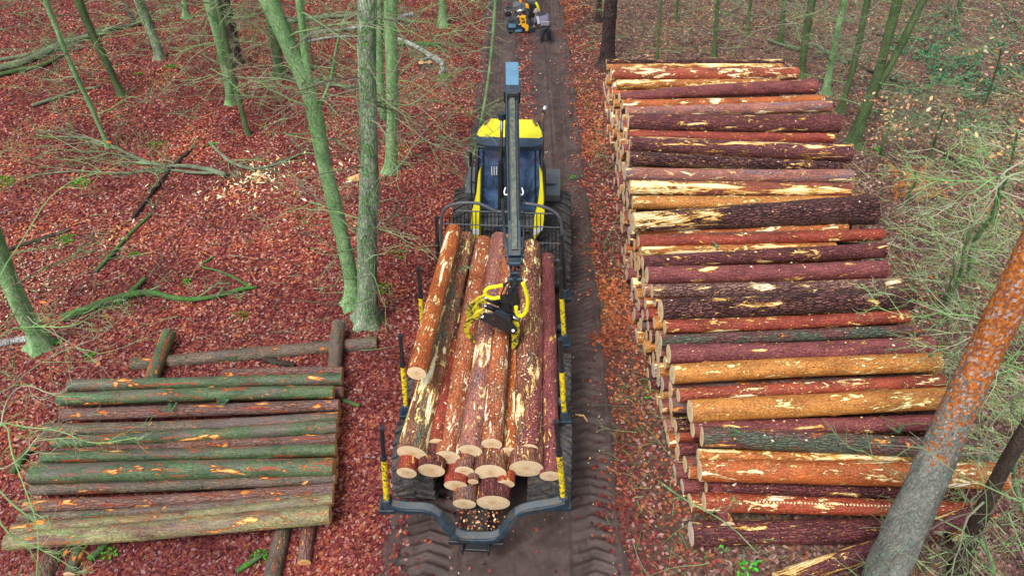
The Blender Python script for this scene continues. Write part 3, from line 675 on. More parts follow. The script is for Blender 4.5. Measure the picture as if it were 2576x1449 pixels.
# chassis
m=MB(); m.box((0,3.6,.82),(.42,5.6,.22)); m.box((-.24,3.6,.82),(.06,5.7,.26)); m.box((.24,3.6,.82),(.06,5.7,.26))
for y in (1.2,2.2,3.9,5.2): m.box((0,y,.95),(.62,.14,.2))
m.box((0,.4,.62),(.3,.9,.12)); m.obj('rear_frame',BLACK,fw,bevel=.012)
m=MB(); m.box((.08,6.6,.9),(.5,1.3,.3)); m.box((.11,8.2,.95),(.62,3.6,.35)); m.tube([(.05,6.25,.6),(.05,6.25,1.2)],.16,16)
m.obj('front_frame',BLACK,fw,bevel=.012)
# rear bunk, from the photograph
prof=[(971,1264,0),(1012,1277,0),(1075,1277,0),(1104,1292,.05),(1127,1325,.16),(1156,1349,.22),(1200,1352,.22),(1243,1351,.22),(1266,1336,.18),(1289,1297,.05),(1318,1278,0),(1393,1267,0),(1425,1258,0)]
pts=[loc(PY(a,b,6.13-c)) for a,b,c in prof]
def bunk(y0,first=False):
    mb=MB(); q=smooth_path(pts,2); y_base=pts[0].y
    q=[Vector((p.x,p.y+(y0-y_base)+(0 if first else .1),p.z)) for p in q]
    sweep_rect(mb,q,.17,.10); b=mb.obj('bunk',STEEL,fw,bevel=.012)
    mb=MB(); q2=[p+Vector((0,-.0,.058)) for p in q[3:-3]]; 
    sweep_rect(mb,q2,.11,.014); mb.obj('wear_strip',DGREY,b)
    return b
bunk(pts[0].y,True)
m=MB(); z0=pts[6].z
m.box((.0,pts[6].y+.02,z0-.13),(.85,.12,.09)); m.box((0,pts[6].y-.05,z0-.2),(.36,.12,.07)); m.box((-.2,pts[6].y-.07,z0-.14),(.03,.2,.16)); m.box((.2,pts[6].y-.07,z0-.14),(.03,.2,.16))
m.obj('tow_bracket',BLACK,fw,bevel=.01)
m=MB()
for i in range(40): m.box((rnd.uniform(-.4,.4),pts[6].y-.05+rnd.uniform(-.03,.06),z0-.075+rnd.uniform(0,.02)),(rnd.uniform(.02,.06),.02,.008),Matrix.Rotation(rnd.uniform(0,3),3,'Z'))
rows=[(((960,1075),(973,1262)),((1399,1059),(1417,1255))),(((1007,842),(1022,1027)),((1409,852),(1419,1041))),
      (((1053,673),(1065,850)),((1409,675),(1419,850))),(((1098,545),(1104,720)),((1413,590),(1422,735)))]
for ri,row in enumerate(rows):
    for si,(tp,bt) in enumerate(row):
        b=P(*bt,1.36); t=PY(*tp,b.y); d=t-b
        mb=MB(); mb.tube([b-d*.06,b+d*.60],.043,16)
        st=wobj(mb,'stake',YSCUFF if ri<3 else BLACK,fw,smooth=False)
        mb=MB(); mb.tube([b+d*.60,b+d*.98],.034,14); mb.tube([b+d*.6,b+d*.635],.05,14); mb.tube([b+d*.965,b+d],.04,14); wobj(mb,'stake_tube',BLACK,st)
        mb=MB(); mb.box(tuple(b+Vector((0,0,-.01))),(.19,.20,.22),taper=(.62,.62)); mb.box(tuple(b+Vector((0,0,-.12))),(.24,.22,.09)); wobj(mb,'stake_foot',STEEL,st,bevel=.012)
    if ri in (1,2,3):
        yb=loc(P(*row[1][1],1.36)).y; bunk(yb)
# headboard: a barred gate
gx0,gx1=loc(PY(1100,600,12.15)).x,loc(PY(1420,600,12.15)).x; gy=6.08
def gp(px,py): v=loc(PY(px,py,12.12)); return Vector((v.x,gy,v.z))
m=MB()
m.tube(smooth_path([gp(1108,640),gp(1108,560),gp(1116,527),gp(1150,514),gp(1200,512),gp(1225,522),gp(1247,533)],2),.032,10)
m.tube(smooth_path([gp(1414,650),gp(1414,570),gp(1408,541),gp(1385,522),gp(1345,512),gp(1315,510)],2),.032,10)
m.tube([gp(1240,533),gp(1318,533)],.03,8)
gf=m.obj('headboard_frame',DGREY,fw,smooth=True)
m=MB()
for y,(xa,xb) in ((534,(1150,1405)),(568,(1112,1412)),(608,(1110,1414)),(650,(1108,1414))): m.tube([gp(xa,y),gp(xb,y)],.016,6)
m.obj('headboard_rail',DGREY,gf)
m=MB(); x=1120
while x<1412:
    top=534 if 1150<x<1400 else 545
    if not (1262<x<1312): m.tube([gp(x,top),gp(x+ (0),655)],.011,5)
    x+=9.6
m.obj('headboard_bars',BLACK,gf,kind='stuff')
# wheels
def tyre(Rr,wd):
    mb=MB(); n=44; prof=[(-.5,.62),(-.52,.80),(-.49,.92),(-.38,.965),(0,.985),(.38,.965),(.49,.92),(.52,.80),(.5,.62)]
    base=0
    for i in range(n):
        a=2*math.pi*i/n
        for (u,q) in prof: mb.v.append((u*wd,math.cos(a)*q*Rr,math.sin(a)*q*Rr))
    k=len(prof)
    for i in range(n):
        for j in range(k-1):
            a=i*k+j; b=((i+1)%n)*k+j; mb.f.append((a,b,b+1,a+1)); mb.m.append(0)
    nl=20
    for i in range(nl):
        for sd in (-1,1):
            a0=2*math.pi*(i+(.5 if sd>0 else 0))/nl; da=.055; sw=.30
            def q(u,a,r): return (sd*u*wd,math.cos(a)*r*Rr,math.sin(a)*r*Rr)
            mb.hexa([q(-.03,a0-da,.95),q(-.03,a0+da,.95),q(.52,a0+da*1.1+sw,.90),q(.52,a0-da*1.1+sw,.90),q(-.03,a0-da*.8,1.035),q(-.03,a0+da*.8,1.035),q(.50,a0+da*.8+sw,1.02),q(.50,a0-da*.8+sw,1.02)])
    return mb.mesh('wheel',RUBBER,smooth=False)
def rim(Rr,wd):
    mb=MB(); 
    for sd in (-1,1):
        mb.tube([(sd*wd*.2,0,0),(sd*wd*.44,0,0)],[Rr*.5,Rr*.63],24); mb.tube([(sd*wd*.3,0,0),(sd*wd*.47,0,0)],Rr*.2,12)
    return mb.mesh('rim',YSCUFF)
TY=tyre(.67,.68); RM=rim(.67,.68)
def wheel(x,y): 
    o=link('wheel',TY,fw); o.location=(x,y,.66); o.rotation_euler=(rnd.uniform(0,.3),0,0)
    r=link('rim',RM,o)
for y in (1.35,2.95):
    for x in (-1.1,1.1): wheel(x,y)
for y in (6.75,8.25):
    for x in (-.90,1.12): wheel(x,y)
for (y,xs_) in ((2.15,(-.68,.68)),(7.5,(-.50,.72))):
    for x in xs_:
        mb=MB(); mb.prism([(y-.95,.5),(y-.95,.8),(y-.3,.98),(y+.3,.98),(y+.95,.8),(y+.95,.5),(y,.42)],x-.07,x+.07,'x'); mb.obj('bogie_case',DGREY,fw,bevel=.015)
# cab
cx=.11
lo=MB(); lo.prism([(6.82,1.15),(6.80,1.80),(8.35,1.85),(8.45,1.15)],cx-.66,cx+.66,'x'); body=lo.obj('cab_body',DGREY,fw,bevel=.02)
def cabp(sx,y,z,hw): return Vector((cx+sx*hw,y,z))
m=MB()
for s in (-1,1):
    m.tube([cabp(s,6.86,1.78,.70),cabp(s,6.92,2.4,.695),cabp(s,7.12,3.40,.64)],.034,8)
    m.tube([cabp(s,7.75,1.82,.71),cabp(s,7.75,3.42,.65)],.03,8)
    m.tube([cabp(s,8.35,1.82,.66),cabp(s,7.98,3.38,.58)],.034,8)
    m.tube([cabp(s,6.86,1.8,.70),cabp(s,8.35,1.84,.67)],.03,8); m.tube([cabp(s,7.12,3.40,.64),cabp(s,7.98,3.38,.58)],.03,8)
m.tube([cabp(-1,7.12,3.4,.64),cabp(1,7.12,3.4,.64)],.034,8); m.tube([cabp(-1,6.86,1.8,.70),cabp(1,6.86,1.8,.70)],.034,8); m.tube([cabp(-1,8.35,1.83,.66),cabp(1,8.35,1.83,.66)],.03,8)
m.obj('cab_frame',BLACK,fw,smooth=True)
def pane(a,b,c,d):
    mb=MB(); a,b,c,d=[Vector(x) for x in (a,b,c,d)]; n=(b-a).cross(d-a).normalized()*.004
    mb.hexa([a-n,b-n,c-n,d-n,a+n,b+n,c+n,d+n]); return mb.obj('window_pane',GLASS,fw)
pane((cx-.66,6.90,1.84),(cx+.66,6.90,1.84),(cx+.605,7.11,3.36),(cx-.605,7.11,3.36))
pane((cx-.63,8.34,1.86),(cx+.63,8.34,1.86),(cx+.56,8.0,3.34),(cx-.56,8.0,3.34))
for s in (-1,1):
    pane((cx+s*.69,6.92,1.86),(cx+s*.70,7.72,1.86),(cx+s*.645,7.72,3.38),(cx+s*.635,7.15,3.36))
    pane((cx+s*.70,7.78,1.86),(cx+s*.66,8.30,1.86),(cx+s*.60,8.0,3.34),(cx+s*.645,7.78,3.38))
# window rim inside
m=MB()
for s in (-1,1):
    m=MB(); m.tube([cabp(s,6.855,1.98,.56),cabp(s,7.055,3.24,.53)],.014,6); m.obj('window_seal',BLACK,fw)
# roof
def roof_ring(z,sc,yo=0):
    o=[(-.63,7.10),(-.67,7.2),(-.655,7.38),(-.56,7.78),(-.46,7.93),(.46,7.93),(.56,7.78),(.655,7.38),(.67,7.2),(.63,7.10)]
    return [(cx+x*sc,7.5+(y-7.5)*sc+yo,z-(.10*max(0,(y-7.4))**1.2 if sc>.1 else 0)) for x,y in o]
m=MB(); rg=[roof_ring(3.41,1.0),roof_ring(3.48,1.0),roof_ring(3.515,.95),roof_ring(3.525,.80),roof_ring(3.53,.3)]
for r_ in rg: m.v+=r_
m.quadring(0,10,4); m.f.append(tuple(range(9,-1,-1))); m.f.append(tuple(40+i for i in range(10))); m.m+=[0,0]
rf=m.obj('roof',YELLOW,fw,bevel=.015)
for s in (-1,1):
    m=MB(); m.box((cx+s*.50,7.68,3.51),(.05,.26,.02),Matrix.Rotation(s*.28,3,'Z')@Matrix.Rotation(-.08,3,'X')); m.obj('roof_grip',EXH,rf)
m=MB(); q=smooth_path([(cx-.68,7.16,3.47),(cx-.67,6.95,3.42),(cx-.5,6.87,3.39),(cx,6.86,3.39),(cx+.5,6.87,3.39),(cx+.67,6.95,3.42),(cx+.68,7.16,3.47)],2)
n_=len(q)
for p_ in q: m.v.append((p_.x,p_.y,p_.z+.035)); 
for p_ in q: m.v.append((p_.x,p_.y+.02,p_.z-.085))
for p_ in q: m.v.append((p_.x*.98+.002,7.14,3.50))
for i in range(n_-1):
    m.f.append((i,i+1,n_+i+1,n_+i)); m.f.append((2*n_+i,2*n_+i+1,i+1,i)); m.m+=[0,0]
vis=m.obj('visor',simple('visor_blue_grey',(.035,.06,.095),.4,0,.3,4),fw)
for x in (-.42,-.24,.26,.44):
    m=MB(); m.box((cx+x,6.97,3.33),(.13,.07,.09)); m.box((cx+x,6.93,3.33),(.11,.015,.07)); m.obj('work_light',BLACK,vis,bevel=.008)
# exhaust, handrails, mirror, wiper
m=MB(); q=smooth_path([(cx+.62,8.6,1.9),(cx+.61,8.6,2.75),(cx+.62,8.61,3.0),(cx+.66,8.66,3.22)],2); m.tube(q,[.045]*len(q),12); m.obj('exhaust',EXH,fw,smooth=True)
m=MB(); m.tube([(cx+.66,8.66,3.22),(cx+.70,8.72,3.38)],.05,12); m.obj('exhaust_tip',CHROME,fw,smooth=True)
for s in (-1,1):
    m=MB(); q=smooth_path([cabp(s,6.84,3.2,.70),cabp(s,6.72,3.1,.74),cabp(s,6.62,2.4,.77),cabp(s,6.6,1.85,.70),cabp(s,6.78,1.75,.60)],2); m.tube(q,.018,6); m.obj('handrail',BLACK,fw,smooth=True)
m=MB(); m.tube([(cx+.12,6.86,1.92),(cx+.46,6.93,2.35)],.009,5); m.tube([(cx+.36,6.93,2.15),(cx+.50,7.0,2.6)],.008,5); m.obj('wiper',BLACK,fw)
m=MB(); m.box((cx-.80,7.1,3.0),(.05,.16,.34)); m.tube([(cx-.66,7.15,3.3),(cx-.80,7.1,3.15)],.012,6); m.obj('mirror',BLACK,fw,bevel=.01)
# yellow side panels from the photograph
def plate(poly,Yt,Yb,yt,yb,thick,mat,name,parent=fw,white=None):
    mb=MB(); n=len(poly); a=[loc(PY(px,py,lerp(Yt,Yb,(py-yt)/(yb-yt)))) for px,py in poly]
    mb.v=[tuple(p) for p in a]+[tuple(p+Vector((0,thick,0))) for p in a]
    mb.f.append(tuple(range(n))); mb.f.append(tuple(n+i for i in reversed(range(n)))); mb.m+=[0,0]
    for i in range(n): j=(i+1)%n; mb.f.append((i,n+i,n+j,j)); mb.m.append(0)
    return mb.obj(name,mat,parent,bevel=.012)
pl=plate([(1209,428),(1203,440),(1198,490),(1186,540),(1184,575),(1196,602),(1209,597),(1207,520)],12.9,12.36,428,602,.16,YELLOW,'side_panel')
plate([(1186,575),(1190,590),(1205,592),(1206,578)],12.875,12.335,428,602,.01,WHITEM,'reflector',pl)
pr=plate([(1356,422),(1364,440),(1368,500),(1370,540),(1365,578),(1344,604),(1341,592),(1344,552),(1354,510),(1358,470)],12.9,12.36,422,604,.16,YELLOW,'side_panel')
plate([(1343,580),(1342,594),(1364,580),(1367,568)],12.875,12.335,422,604,.01,WHITEM,'reflector',pr)
m=MB(); m.box((cx,6.66,1.50),(1.22,.34,.42)); m.box((cx-.42,6.48,1.60),(.22,.03,.09)); m.box((cx+.36,6.48,1.60),(.22,.03,.09)); m.obj('tool_box',DGREY,fw,bevel=.02)
m=MB()
for x in (-.42,.36): m.box((cx+x,6.462,1.61),(.14,.012,.045))
m.obj('box_handle',BLACK,fw)
for s in (-1,1):
    m=MB(); x0,x1=(cx+.62,cx+1.10) if s>0 else (cx-1.06,cx-.62)
    q=[(7.9,1.42),(7.9,1.60),(8.1,1.66),(8.9,1.66),(9.1,1.4),(9.04,1.4),(8.86,1.6),(7.96,1.56),(7.96,1.42)]
    m.prism(q,x0,x1,'x'); m.box(((x0+x1)/2,8.35,1.70),(.3,.3,.04)); m.obj('fender',DGREY,fw,bevel=.03)
m=MB(); m.prism([(8.45,1.15),(8.45,2.05),(8.9,2.05),(9.9,1.85),(10.2,1.6),(10.2,1.0)],cx-.48,cx+.48,'x'); m.obj('hood',YELLOW,fw,bevel=.06)
m=MB(); m.box((cx,10.26,1.3),(.8,.06,.5)); m.box((cx,10.2,.85),(1.2,.15,.2)); m.obj('front_grille',BLACK,fw,bevel=.02)
# inside
m=MB(); m.box((cx-.02,7.62,2.0),(.5,.5,.14)); m.box((cx-.02,7.92,2.42),(.46,.14,.75),Matrix.Rotation(-.12,3,'X')); m.box((cx-.02,8.0,2.92),(.28,.1,.22)); 
m.obj('seat',SEATM,fw,bevel=.05)
m=MB(); 
for s in (-1,1): m.box((cx+s*.36,7.45,2.15),(.16,.45,.10)); m.tube([(cx+s*.36,7.28,2.2),(cx+s*.36,7.24,2.36)],.022,8)
m.box((cx,7.15,1.86),(1.2,.5,.05)); m.box((cx-.42,8.1,2.3),(.3,.25,.9)); m.box((cx-.30,7.2,2.75),(.22,.05,.2),Matrix.Rotation(.3,3,'Z')); m.obj('console',INNER,fw,bevel=.015)
m=MB()
for k in range(5): m.box((cx-.36+.05*k,6.965,2.78),(.022,.012,.20))
m.obj('window_grille',WHITEM,fw)
# crane
m=MB(); m.tube([(cx+.03,6.5,1.1),(cx+.03,6.5,1.75)],.26,20); m.tube([(cx+.03,6.5,1.75),(cx+.03,6.55,2.75)],[.16,.13],12)
m.obj('crane_column',STEEL,fw,bevel=.01)
def wbeam(mb,a,b,w0,h0,w1,h1):
    a,b=Vector(a),Vector(b); d=(b-a).normalized(); sx=Vector((1,0,0)); sx=(sx-d*sx.dot(d)).normalized(); n=sx.cross(d)
    if n.z<0: n=-n
    mb.hexa([a-sx*w0/2-n*h0/2,a+sx*w0/2-n*h0/2,b+sx*w1/2-n*h1/2,b-sx*w1/2-n*h1/2,a-sx*w0/2+n*h0/2,a+sx*w0/2+n*h0/2,b+sx*w1/2+n*h1/2,b-sx*w1/2+n*h1/2])
col_top=LW(cx+.03,6.55,2.7)
m=MB(); wbeam(m,col_top,(-.01,12.35,5.0),.22,.26,.2,.24); wobj(m,'main_boom',STEEL,fw,bevel=.012)
m=MB(); a=LW(cx-.16,6.52,2.1); b=Vector((-.19,12.42,4.35)); c_=a.lerp(b,.55); m.tube([a,c_],.055,12); wobj(m,'lift_cylinder',BLACK,fw,smooth=False); m=MB(); m.tube([b+Vector((0,0,-.06)),b+Vector((0,0,.06))],.07,12); wobj(m,'cylinder_eye',STEEL,fw)
m=MB(); m.tube([c_,b],.03,10); m.v=[tuple(FI@Vector(v)) for v in m.v]; m.obj('piston_rod',CHROME,fw,smooth=True)
# knee: light blue worn cover, dark collar
ka,kb=PY(1288,171,12.62),PY(1289,228,11.80)
m=MB(); kmid=ka.lerp(kb,.45)+Vector((0,0,.03)); wbeam(m,ka,kmid,.235,.22,.232,.24); wbeam(m,kmid,kb,.232,.24,.225,.24); kn=wobj(m,'knee_link',BLUETOP,fw,bevel=.015)
jt=PY(1288,236,11.72); jb=PY(1295,650,9.10)
m=MB(); wbeam(m,kb+Vector((0,0,-.02)),jt+Vector((0,-.06,-.05)),.30,.30,.29,.28); wbeam(m,jt,jt.lerp(jb,.05),.24,.24,.2,.2); wobj(m,'knee_collar',STEEL,fw,bevel=.012)
jd=(jb-jt).normalized(); sx=Vector((1,0,0)); up_=sx.cross(jd); up_=-up_ if up_.z<0 else up_
m=MB(); wbeam(m,jt,jb,.225,.26,.205,.24); jib=wobj(m,'jib',STEEL,fw,bevel=.012)
m=MB(); wbeam(m,jt.lerp(jb,.055)+up_*.145,jt.lerp(jb,.97)+up_*.135,.095,.05,.09,.05); wobj(m,'jib_extension',JIBM,fw,bevel=.008)
m=MB()
for s in (-1,1):
    m.tube([jt.lerp(jb,.03)+sx*s*.085+up_*.15,jt.lerp(jb,.8)+sx*s*.08+up_*.14],.012,6)
m.box(tuple(jt.lerp(jb,.05)+up_*.15),(.18,.10,.07)); m.tube([jt.lerp(jb,.035)+up_*.17-sx*.09,jt.lerp(jb,.035)+up_*.17+sx*.09],.028,10)
wobj(m,'jib_hose',BLACK,fw)
for s_,o_ in ((-1,.15),(-1,.17),(1,.15)):
    m=MB(); m.tube(smooth_path([LW(cx+.1*s_,6.5,2.3),jt.lerp(jb,.62)+sx*s_*(o_+.04)-up_*.12,jt.lerp(jb,.8)+sx*s_*o_+up_*.04,jt.lerp(jb,.93)+sx*s_*(o_-.01)+up_*.05,jb+sx*s_*.1+jd*.1],2),.016,6); wobj(m,'side_hose',BLACK,fw,smooth=True)
for s,px in ((-1,1266),(1,1306)):
    m=MB(); a=jt.lerp(jb,.60)+sx*s*.13+up_*.02; q=smooth_path([a+sx*s*.0+jd*-.02,a+sx*s*.03+jd*.06,a+sx*s*.01+jd*.12,a-sx*s*.04+jd*.10,a-sx*s*.06+jd*.0],2)
    m.tube(q,.013,6); wobj(m,'hose_loop',WHITEM,fw,smooth=True)
m=MB()
for f,wd in ((.93,.30),(.985,.26)): 
    c_=jt.lerp(jb,f); m.box(tuple(c_),(wd,.10,.28),Matrix.Rotation(math.atan2(-jd.z,-jd.y)*-1,3,'X'))
    m.tube([c_-sx*(wd/2+.03),c_+sx*(wd/2+.03)],.045,12)
wobj(m,'jib_clamp',STEEL,fw,bevel=.01)
# grapple
def GZ(x,y,Y=9.0): return PY(1154.2+.1731*x,652.4+.1731*y,Y)
gr=empty('grapple',(0,0,0)); gr.parent=fw; gr.location=loc(GZ(800,560)); gr.matrix_parent_inverse=Matrix.Identity(4)
GI=(FM@Matrix.Translation(gr.location)).inverted()
def face(mb,poly,Y0,Y1):
    n=len(poly); b=len(mb.v); a=[GZ(x,y,Y0) for x,y in poly]
    mb.v+=[tuple(p) for p in a]+[tuple(p+Vector((0,Y1-Y0,0))) for p in a]
    mb.f.append(tuple(b+i for i in range(n))); mb.f.append(tuple(b+n+i for i in reversed(range(n)))); mb.m+=[0,0]
    for i in range(n): j=(i+1)%n; mb.f.append((b+i,b+n+i,b+n+j,b+j)); mb.m.append(0)
def gobj(mb,name,mat,**k): return wobj(mb,name,mat,gr,inv=GI,**k)
m=MB(); 
for s in (-1,1): face(m,[(815+s*55-18,150),(815+s*55+18,150),(815+s*50+18,400),(815+s*50-18,400)],8.98+.0,9.1)
m.tube([GZ(710,290),GZ(920,290)],.045,12); m.tube([GZ(730,60),GZ(900,60)],.05,12); m.tube([GZ(740,200),GZ(890,200)],.03,10); m.tube([GZ(815,250),GZ(805,520)],.05,12)
gobj(m,'hanger',STEEL,bevel=.006)
m=MB(); m.tube([GZ(790,440),GZ(800,600)],[.085,.10],18); m.tube([GZ(640,560,8.98),GZ(800,620)],[.07,.09],16); m.tube([GZ(670,560),GZ(690,720)],[.1,.12],18); m.box(tuple(GZ(830,650,9.0)),(.14,.2,.12))
gobj(m,'rotator',BLACK,bevel=.006)
bodyp=[(290,865),(295,820),(330,790),(500,792),(560,740),(745,812),(770,920),(845,1000),(850,1050),(800,1090),(740,1085),(500,975),(330,895)]
m=MB(); face(m,bodyp,8.84,8.87); face(m,bodyp,9.16,9.19); gb=gobj(m,'side_plate',BLACK,bevel=.006)
m=MB(); face(m,[(565,742),(742,814),(748,915),(520,790)],8.80,8.836); face(m,[(600,740),(740,800),(745,1000),(560,930)],8.88,9.15); gobj(m,'cross_box',STEEL,bevel=.008)
m=MB()
for x,y in ((340,830),(790,1035)): m.tube([GZ(x,y,8.80),GZ(x,y,9.22)],.026,14)
gobj(m,'pivot_pin',CHROME,smooth=False)
m=MB(); m.tube([GZ(395,560,8.95),GZ(600,650,8.95)],.048,12); m.tube([GZ(395,680,9.1),GZ(600,760,9.1)],.048,12); m.tube([GZ(700,760,9.0),GZ(880,860,9.0)],.05,12); gobj(m,'grapple_cylinder',BLACK,smooth=True)
m=MB(); m.tube([GZ(370,555,8.95),GZ(480,605,8.95)],.028,10); m.tube([GZ(360,670,9.1),GZ(480,720,9.1)],.028,10); m.tube([GZ(780,835,8.93),GZ(885,885,8.93)],.03,10); gobj(m,'cylinder_rod',CHROME,smooth=True)
def claw(outer,inner,Y0,Y1):
    mb=MB(); o=outer; i_=inner; n=len(o)
    for k in range(n-1):
        a=[GZ(*o[k],Y0),GZ(*o[k+1],Y0),GZ(*i_[k+1],Y0),GZ(*i_[k],Y0)]; dv=Vector((0,Y1-Y0,0))
        mb.hexa([*a,*[q+dv for q in a]])
    return gobj(mb,'claw',YMOSS,bevel=.004)
o1=[(370,735),(260,770),(170,835),(100,915),(70,990),(80,1060),(130,1140),(240,1225)]; i1=[(335,850),(280,875),(215,905),(175,960),(150,1010),(155,1070),(190,1130),(238,1205)]
claw(o1,i1,8.80,8.86)
o2=[(x+35,y-190) for x,y in o1[:6]]; i2=[(x+35,y-190) for x,y in i1[:6]]
claw([(385,530),(290,565),(200,630),(120,715),(100,800),(120,860),(170,940)],[(400,600),(330,640),(260,690),(200,760),(170,810),(175,860),(190,920)],9.08,9.14)
claw([(400,600),(330,600),(230,690),(170,790),(160,850)],[(400,650),(350,660),(290,730),(240,800),(220,850)],8.92,8.98)
claw([(780,930),(880,935),(885,1040),(880,1150),(855,1240),(785,1315)],[(780,1000),(770,1060),(765,1090),(770,1160),(768,1230),(765,1290)],8.90,9.10)
def hose(pts_,Y0):
    mb=MB(); q=smooth_path([GZ(x,y,Y0) for x,y in pts_],3)
    n=len(q); rad=[.030*(1+.10*(i%2)) for i in range(n)]; mb.tube(q,rad,10); return mb
gobj(hose([(640,378),(520,400),(430,410),(375,470),(400,530),(480,575),(600,550)],8.82),'grapple_hose',YHOSE)
gobj(hose([(930,345),(965,430),(1000,560),(1000,690),(965,790),(890,835),(840,790),(830,690)],8.82),'grapple_hose',YHOSE)
m=MB(); m.tube(smooth_path([GZ(740,310,8.95),GZ(700,350,8.9),GZ(640,378,8.82)],2),.02,8); 
for k in range(3): m.tube(smooth_path([GZ(700+40*k,330+30*k,8.9),GZ(600+60*k,520+20*k,8.85),GZ(640+70*k,640,8.85)],2),.013,6)
gobj(m,'thin_hose',BLACK,smooth=True)

# ---------------------------------------------------------------- operator
SKINM=simple('skin',(.55,.30,.22),.6); 
CL_D=simple('dark_trousers',(.02,.022,.03),.85,0,.3,10); CL_J=simple('work_jacket',(.12,.03,.03),.8); FLEECE=simple('purple_grey_fleece',(.13,.12,.19),.95,0,.25,8,.004); FLEECEL=simple('pale_fleece',(.36,.34,.40),.95,0,.2,8); HAIR=simple('hair',(.10,.07,.05),.9)
def skin(name,verts,edges,radii,mat,parent,sub=2,root=0):
    me=bpy.data.meshes.new(name); me.from_pydata([tuple(v) for v in verts],edges,[]); me.materials.append(mat)
    o=link(name,me,parent); sm=o.modifiers.new('skin','SKIN'); sv_=me.skin_vertices[0].data
    for i,r in enumerate(radii): sv_[i].radius=(r,r) if not hasattr(r,'__len__') else r; sv_[i].use_root=(i==root)
    sm.use_smooth_shade=True; s=o.modifiers.new('sub','SUBSURF'); s.levels=sub; s.render_levels=sub; return o
op=empty('person',LW(cx-.02,7.55,2.0),FWA,'forwarder driver in a dark red jacket seated behind the cab rear window','person')
skin('body',[(0,.08,.12),(0,.1,.3),(0,.12,.48),(0,.1,.56),(-.2,.1,.47),(.2,.1,.47),(-.30,-.02,.26),(.30,-.02,.26),(-.34,-.26,.2),(.34,-.26,.2),(-.1,-.1,.12),(.1,-.1,.12),(-.12,-.34,.08),(.12,-.34,.08),(-.12,-.38,-.1),(.12,-.38,-.1)],
 [(0,1),(1,2),(2,3),(2,4),(2,5),(4,6),(5,7),(6,8),(7,9),(0,10),(0,11),(10,12),(11,13),(12,14),(13,15)],[.15,.15,.14,.07,.075,.075,.05,.05,.035,.035,.09,.09,.065,.065,.05,.05],CL_J,op)
m=MB()
def ball(mb,c,r,sc=(1,1,1),n=12,k=8):
    b=len(mb.v)
    for i in range(k+1):
        t=math.pi*i/k
        for j in range(n): a=2*math.pi*j/n; mb.v.append((c[0]+r*sc[0]*math.sin(t)*math.cos(a),c[1]+r*sc[1]*math.sin(t)*math.sin(a),c[2]+r*sc[2]*math.cos(t)))
    mb.quadring(b,n,k)
ball(m,(0,.04,.68),.1,(.8,.95,1.15)); ball(m,(0,-.06,.67),.02); ball(m,(-.085,.05,.68),.022); ball(m,(.085,.05,.68),.022); m.obj('head',SKINM,op,smooth=True)
m=MB(); ball(m,(0,.06,.71),.107,(.82,.95,1.05)); m.obj('hair',HAIR,op,smooth=True)
m=MB()
for s in (-1,1):
    ball(m,(s*.35,-.31,.2),.038,(.8,1.3,.7))
    for k in range(4): m.tube([(s*.35-.03+.02*k,-.34,.2),(s*.35-.03+.02*k,-.38,.19),(s*.35-.03+.02*k,-.385,.165)],[.01,.009,.007],6)
    m.tube([(s*.35-s*.03,-.3,.2),(s*.35-s*.055,-.33,.2),(s*.35-s*.05,-.355,.195)],[.011,.01,.008],6)
m.obj('hand',SKINM,op,smooth=True)

# ---------------------------------------------------------------- the load
GL='logs loaded on the forwarder'
for i,(a,Ya,b,Yb,ra,rb,bk,lab,ct) in enumerate([
 # near end px, Y ; far end px, Y
 ((1048,939),7.75,(1142,578),11.35,25,19,'orange','uppermost load log set back on the left, orange with a long cream tear',CUT),
 ((1036,1141),6.85,(1176,596),11.6,39,19,'paleface','thick left load log with a bright yellow white stripped face and grey green bark',CUT),
 ((1023,1189),6.65,(1128,640),11.5,26,19,'red','small load log at the lower left corner of the load',CUT),
 ((1085,1183),6.7,(1165,620),11.5,35,22,'purple','dark load log lying in the second row between the two leftmost big ends',CUT),
 ((1126,1150),6.85,(1217,608),11.6,34,22,'whiterip','load log with a white splintered collar at its near end',CUT),
 ((1183,1134),6.9,(1256,598),11.6,31,20,'mauve','pinkish grey load log passing under the grapple claw',CUT),
 ((1237,1117),6.95,(1283,600),11.6,27,17,'whiterip',"orange load log with oval cream scars, highest end at the load's centre",CUT),
 ((1168,1185),6.7,(1228,640),11.5,25,18,'brown','small round load log end just below the white splintered one',CUT),
 ((1190,1211),6.6,(1240,700),10.8,14,11,'brown','tiny load log end wedged between larger ends',CUT),
 ((1146,1221),6.6,(1200,680),11.0,30,20,'red','wide flat load log end lowest on the left of the middle heap',CUT),
 ((1234,1189),6.68,(1280,650),11.4,41,26,'shred','big torn load log end with splinters hanging over its face at the centre',CUT),
 ((1272,1217),6.6,(1300,680),11.0,23,17,'red','smallish load log end to the right of the big torn one',CUT),
 ((1324,1178),6.75,(1337,618),11.5,44,23,'shred','thickest load log, shredded bark and a notched splintered end, right of the centre',CUT),
 ((1384,1197),6.68,(1376,648),11.3,27,18,'magenta','dark purple load log along the right stakes',CUT),
 ((1168,1267),6.42,(1222,720),10.8,30,20,'brown','left one of the two lowest load log ends above the bunk',CUT),
 ((1241,1264),6.42,(1270,720),10.8,43,28,'purple','right and wider one of the two lowest load log ends above the bunk',CUT)]):
    p=PY(*a,Ya); q=PY(*b,Yb)
    make_log(p,q,ra/ppm(p),rb/ppm(q),BK[bk],lab,GL,cut=ct,seed=700+i,bend=.006,rough=.03)
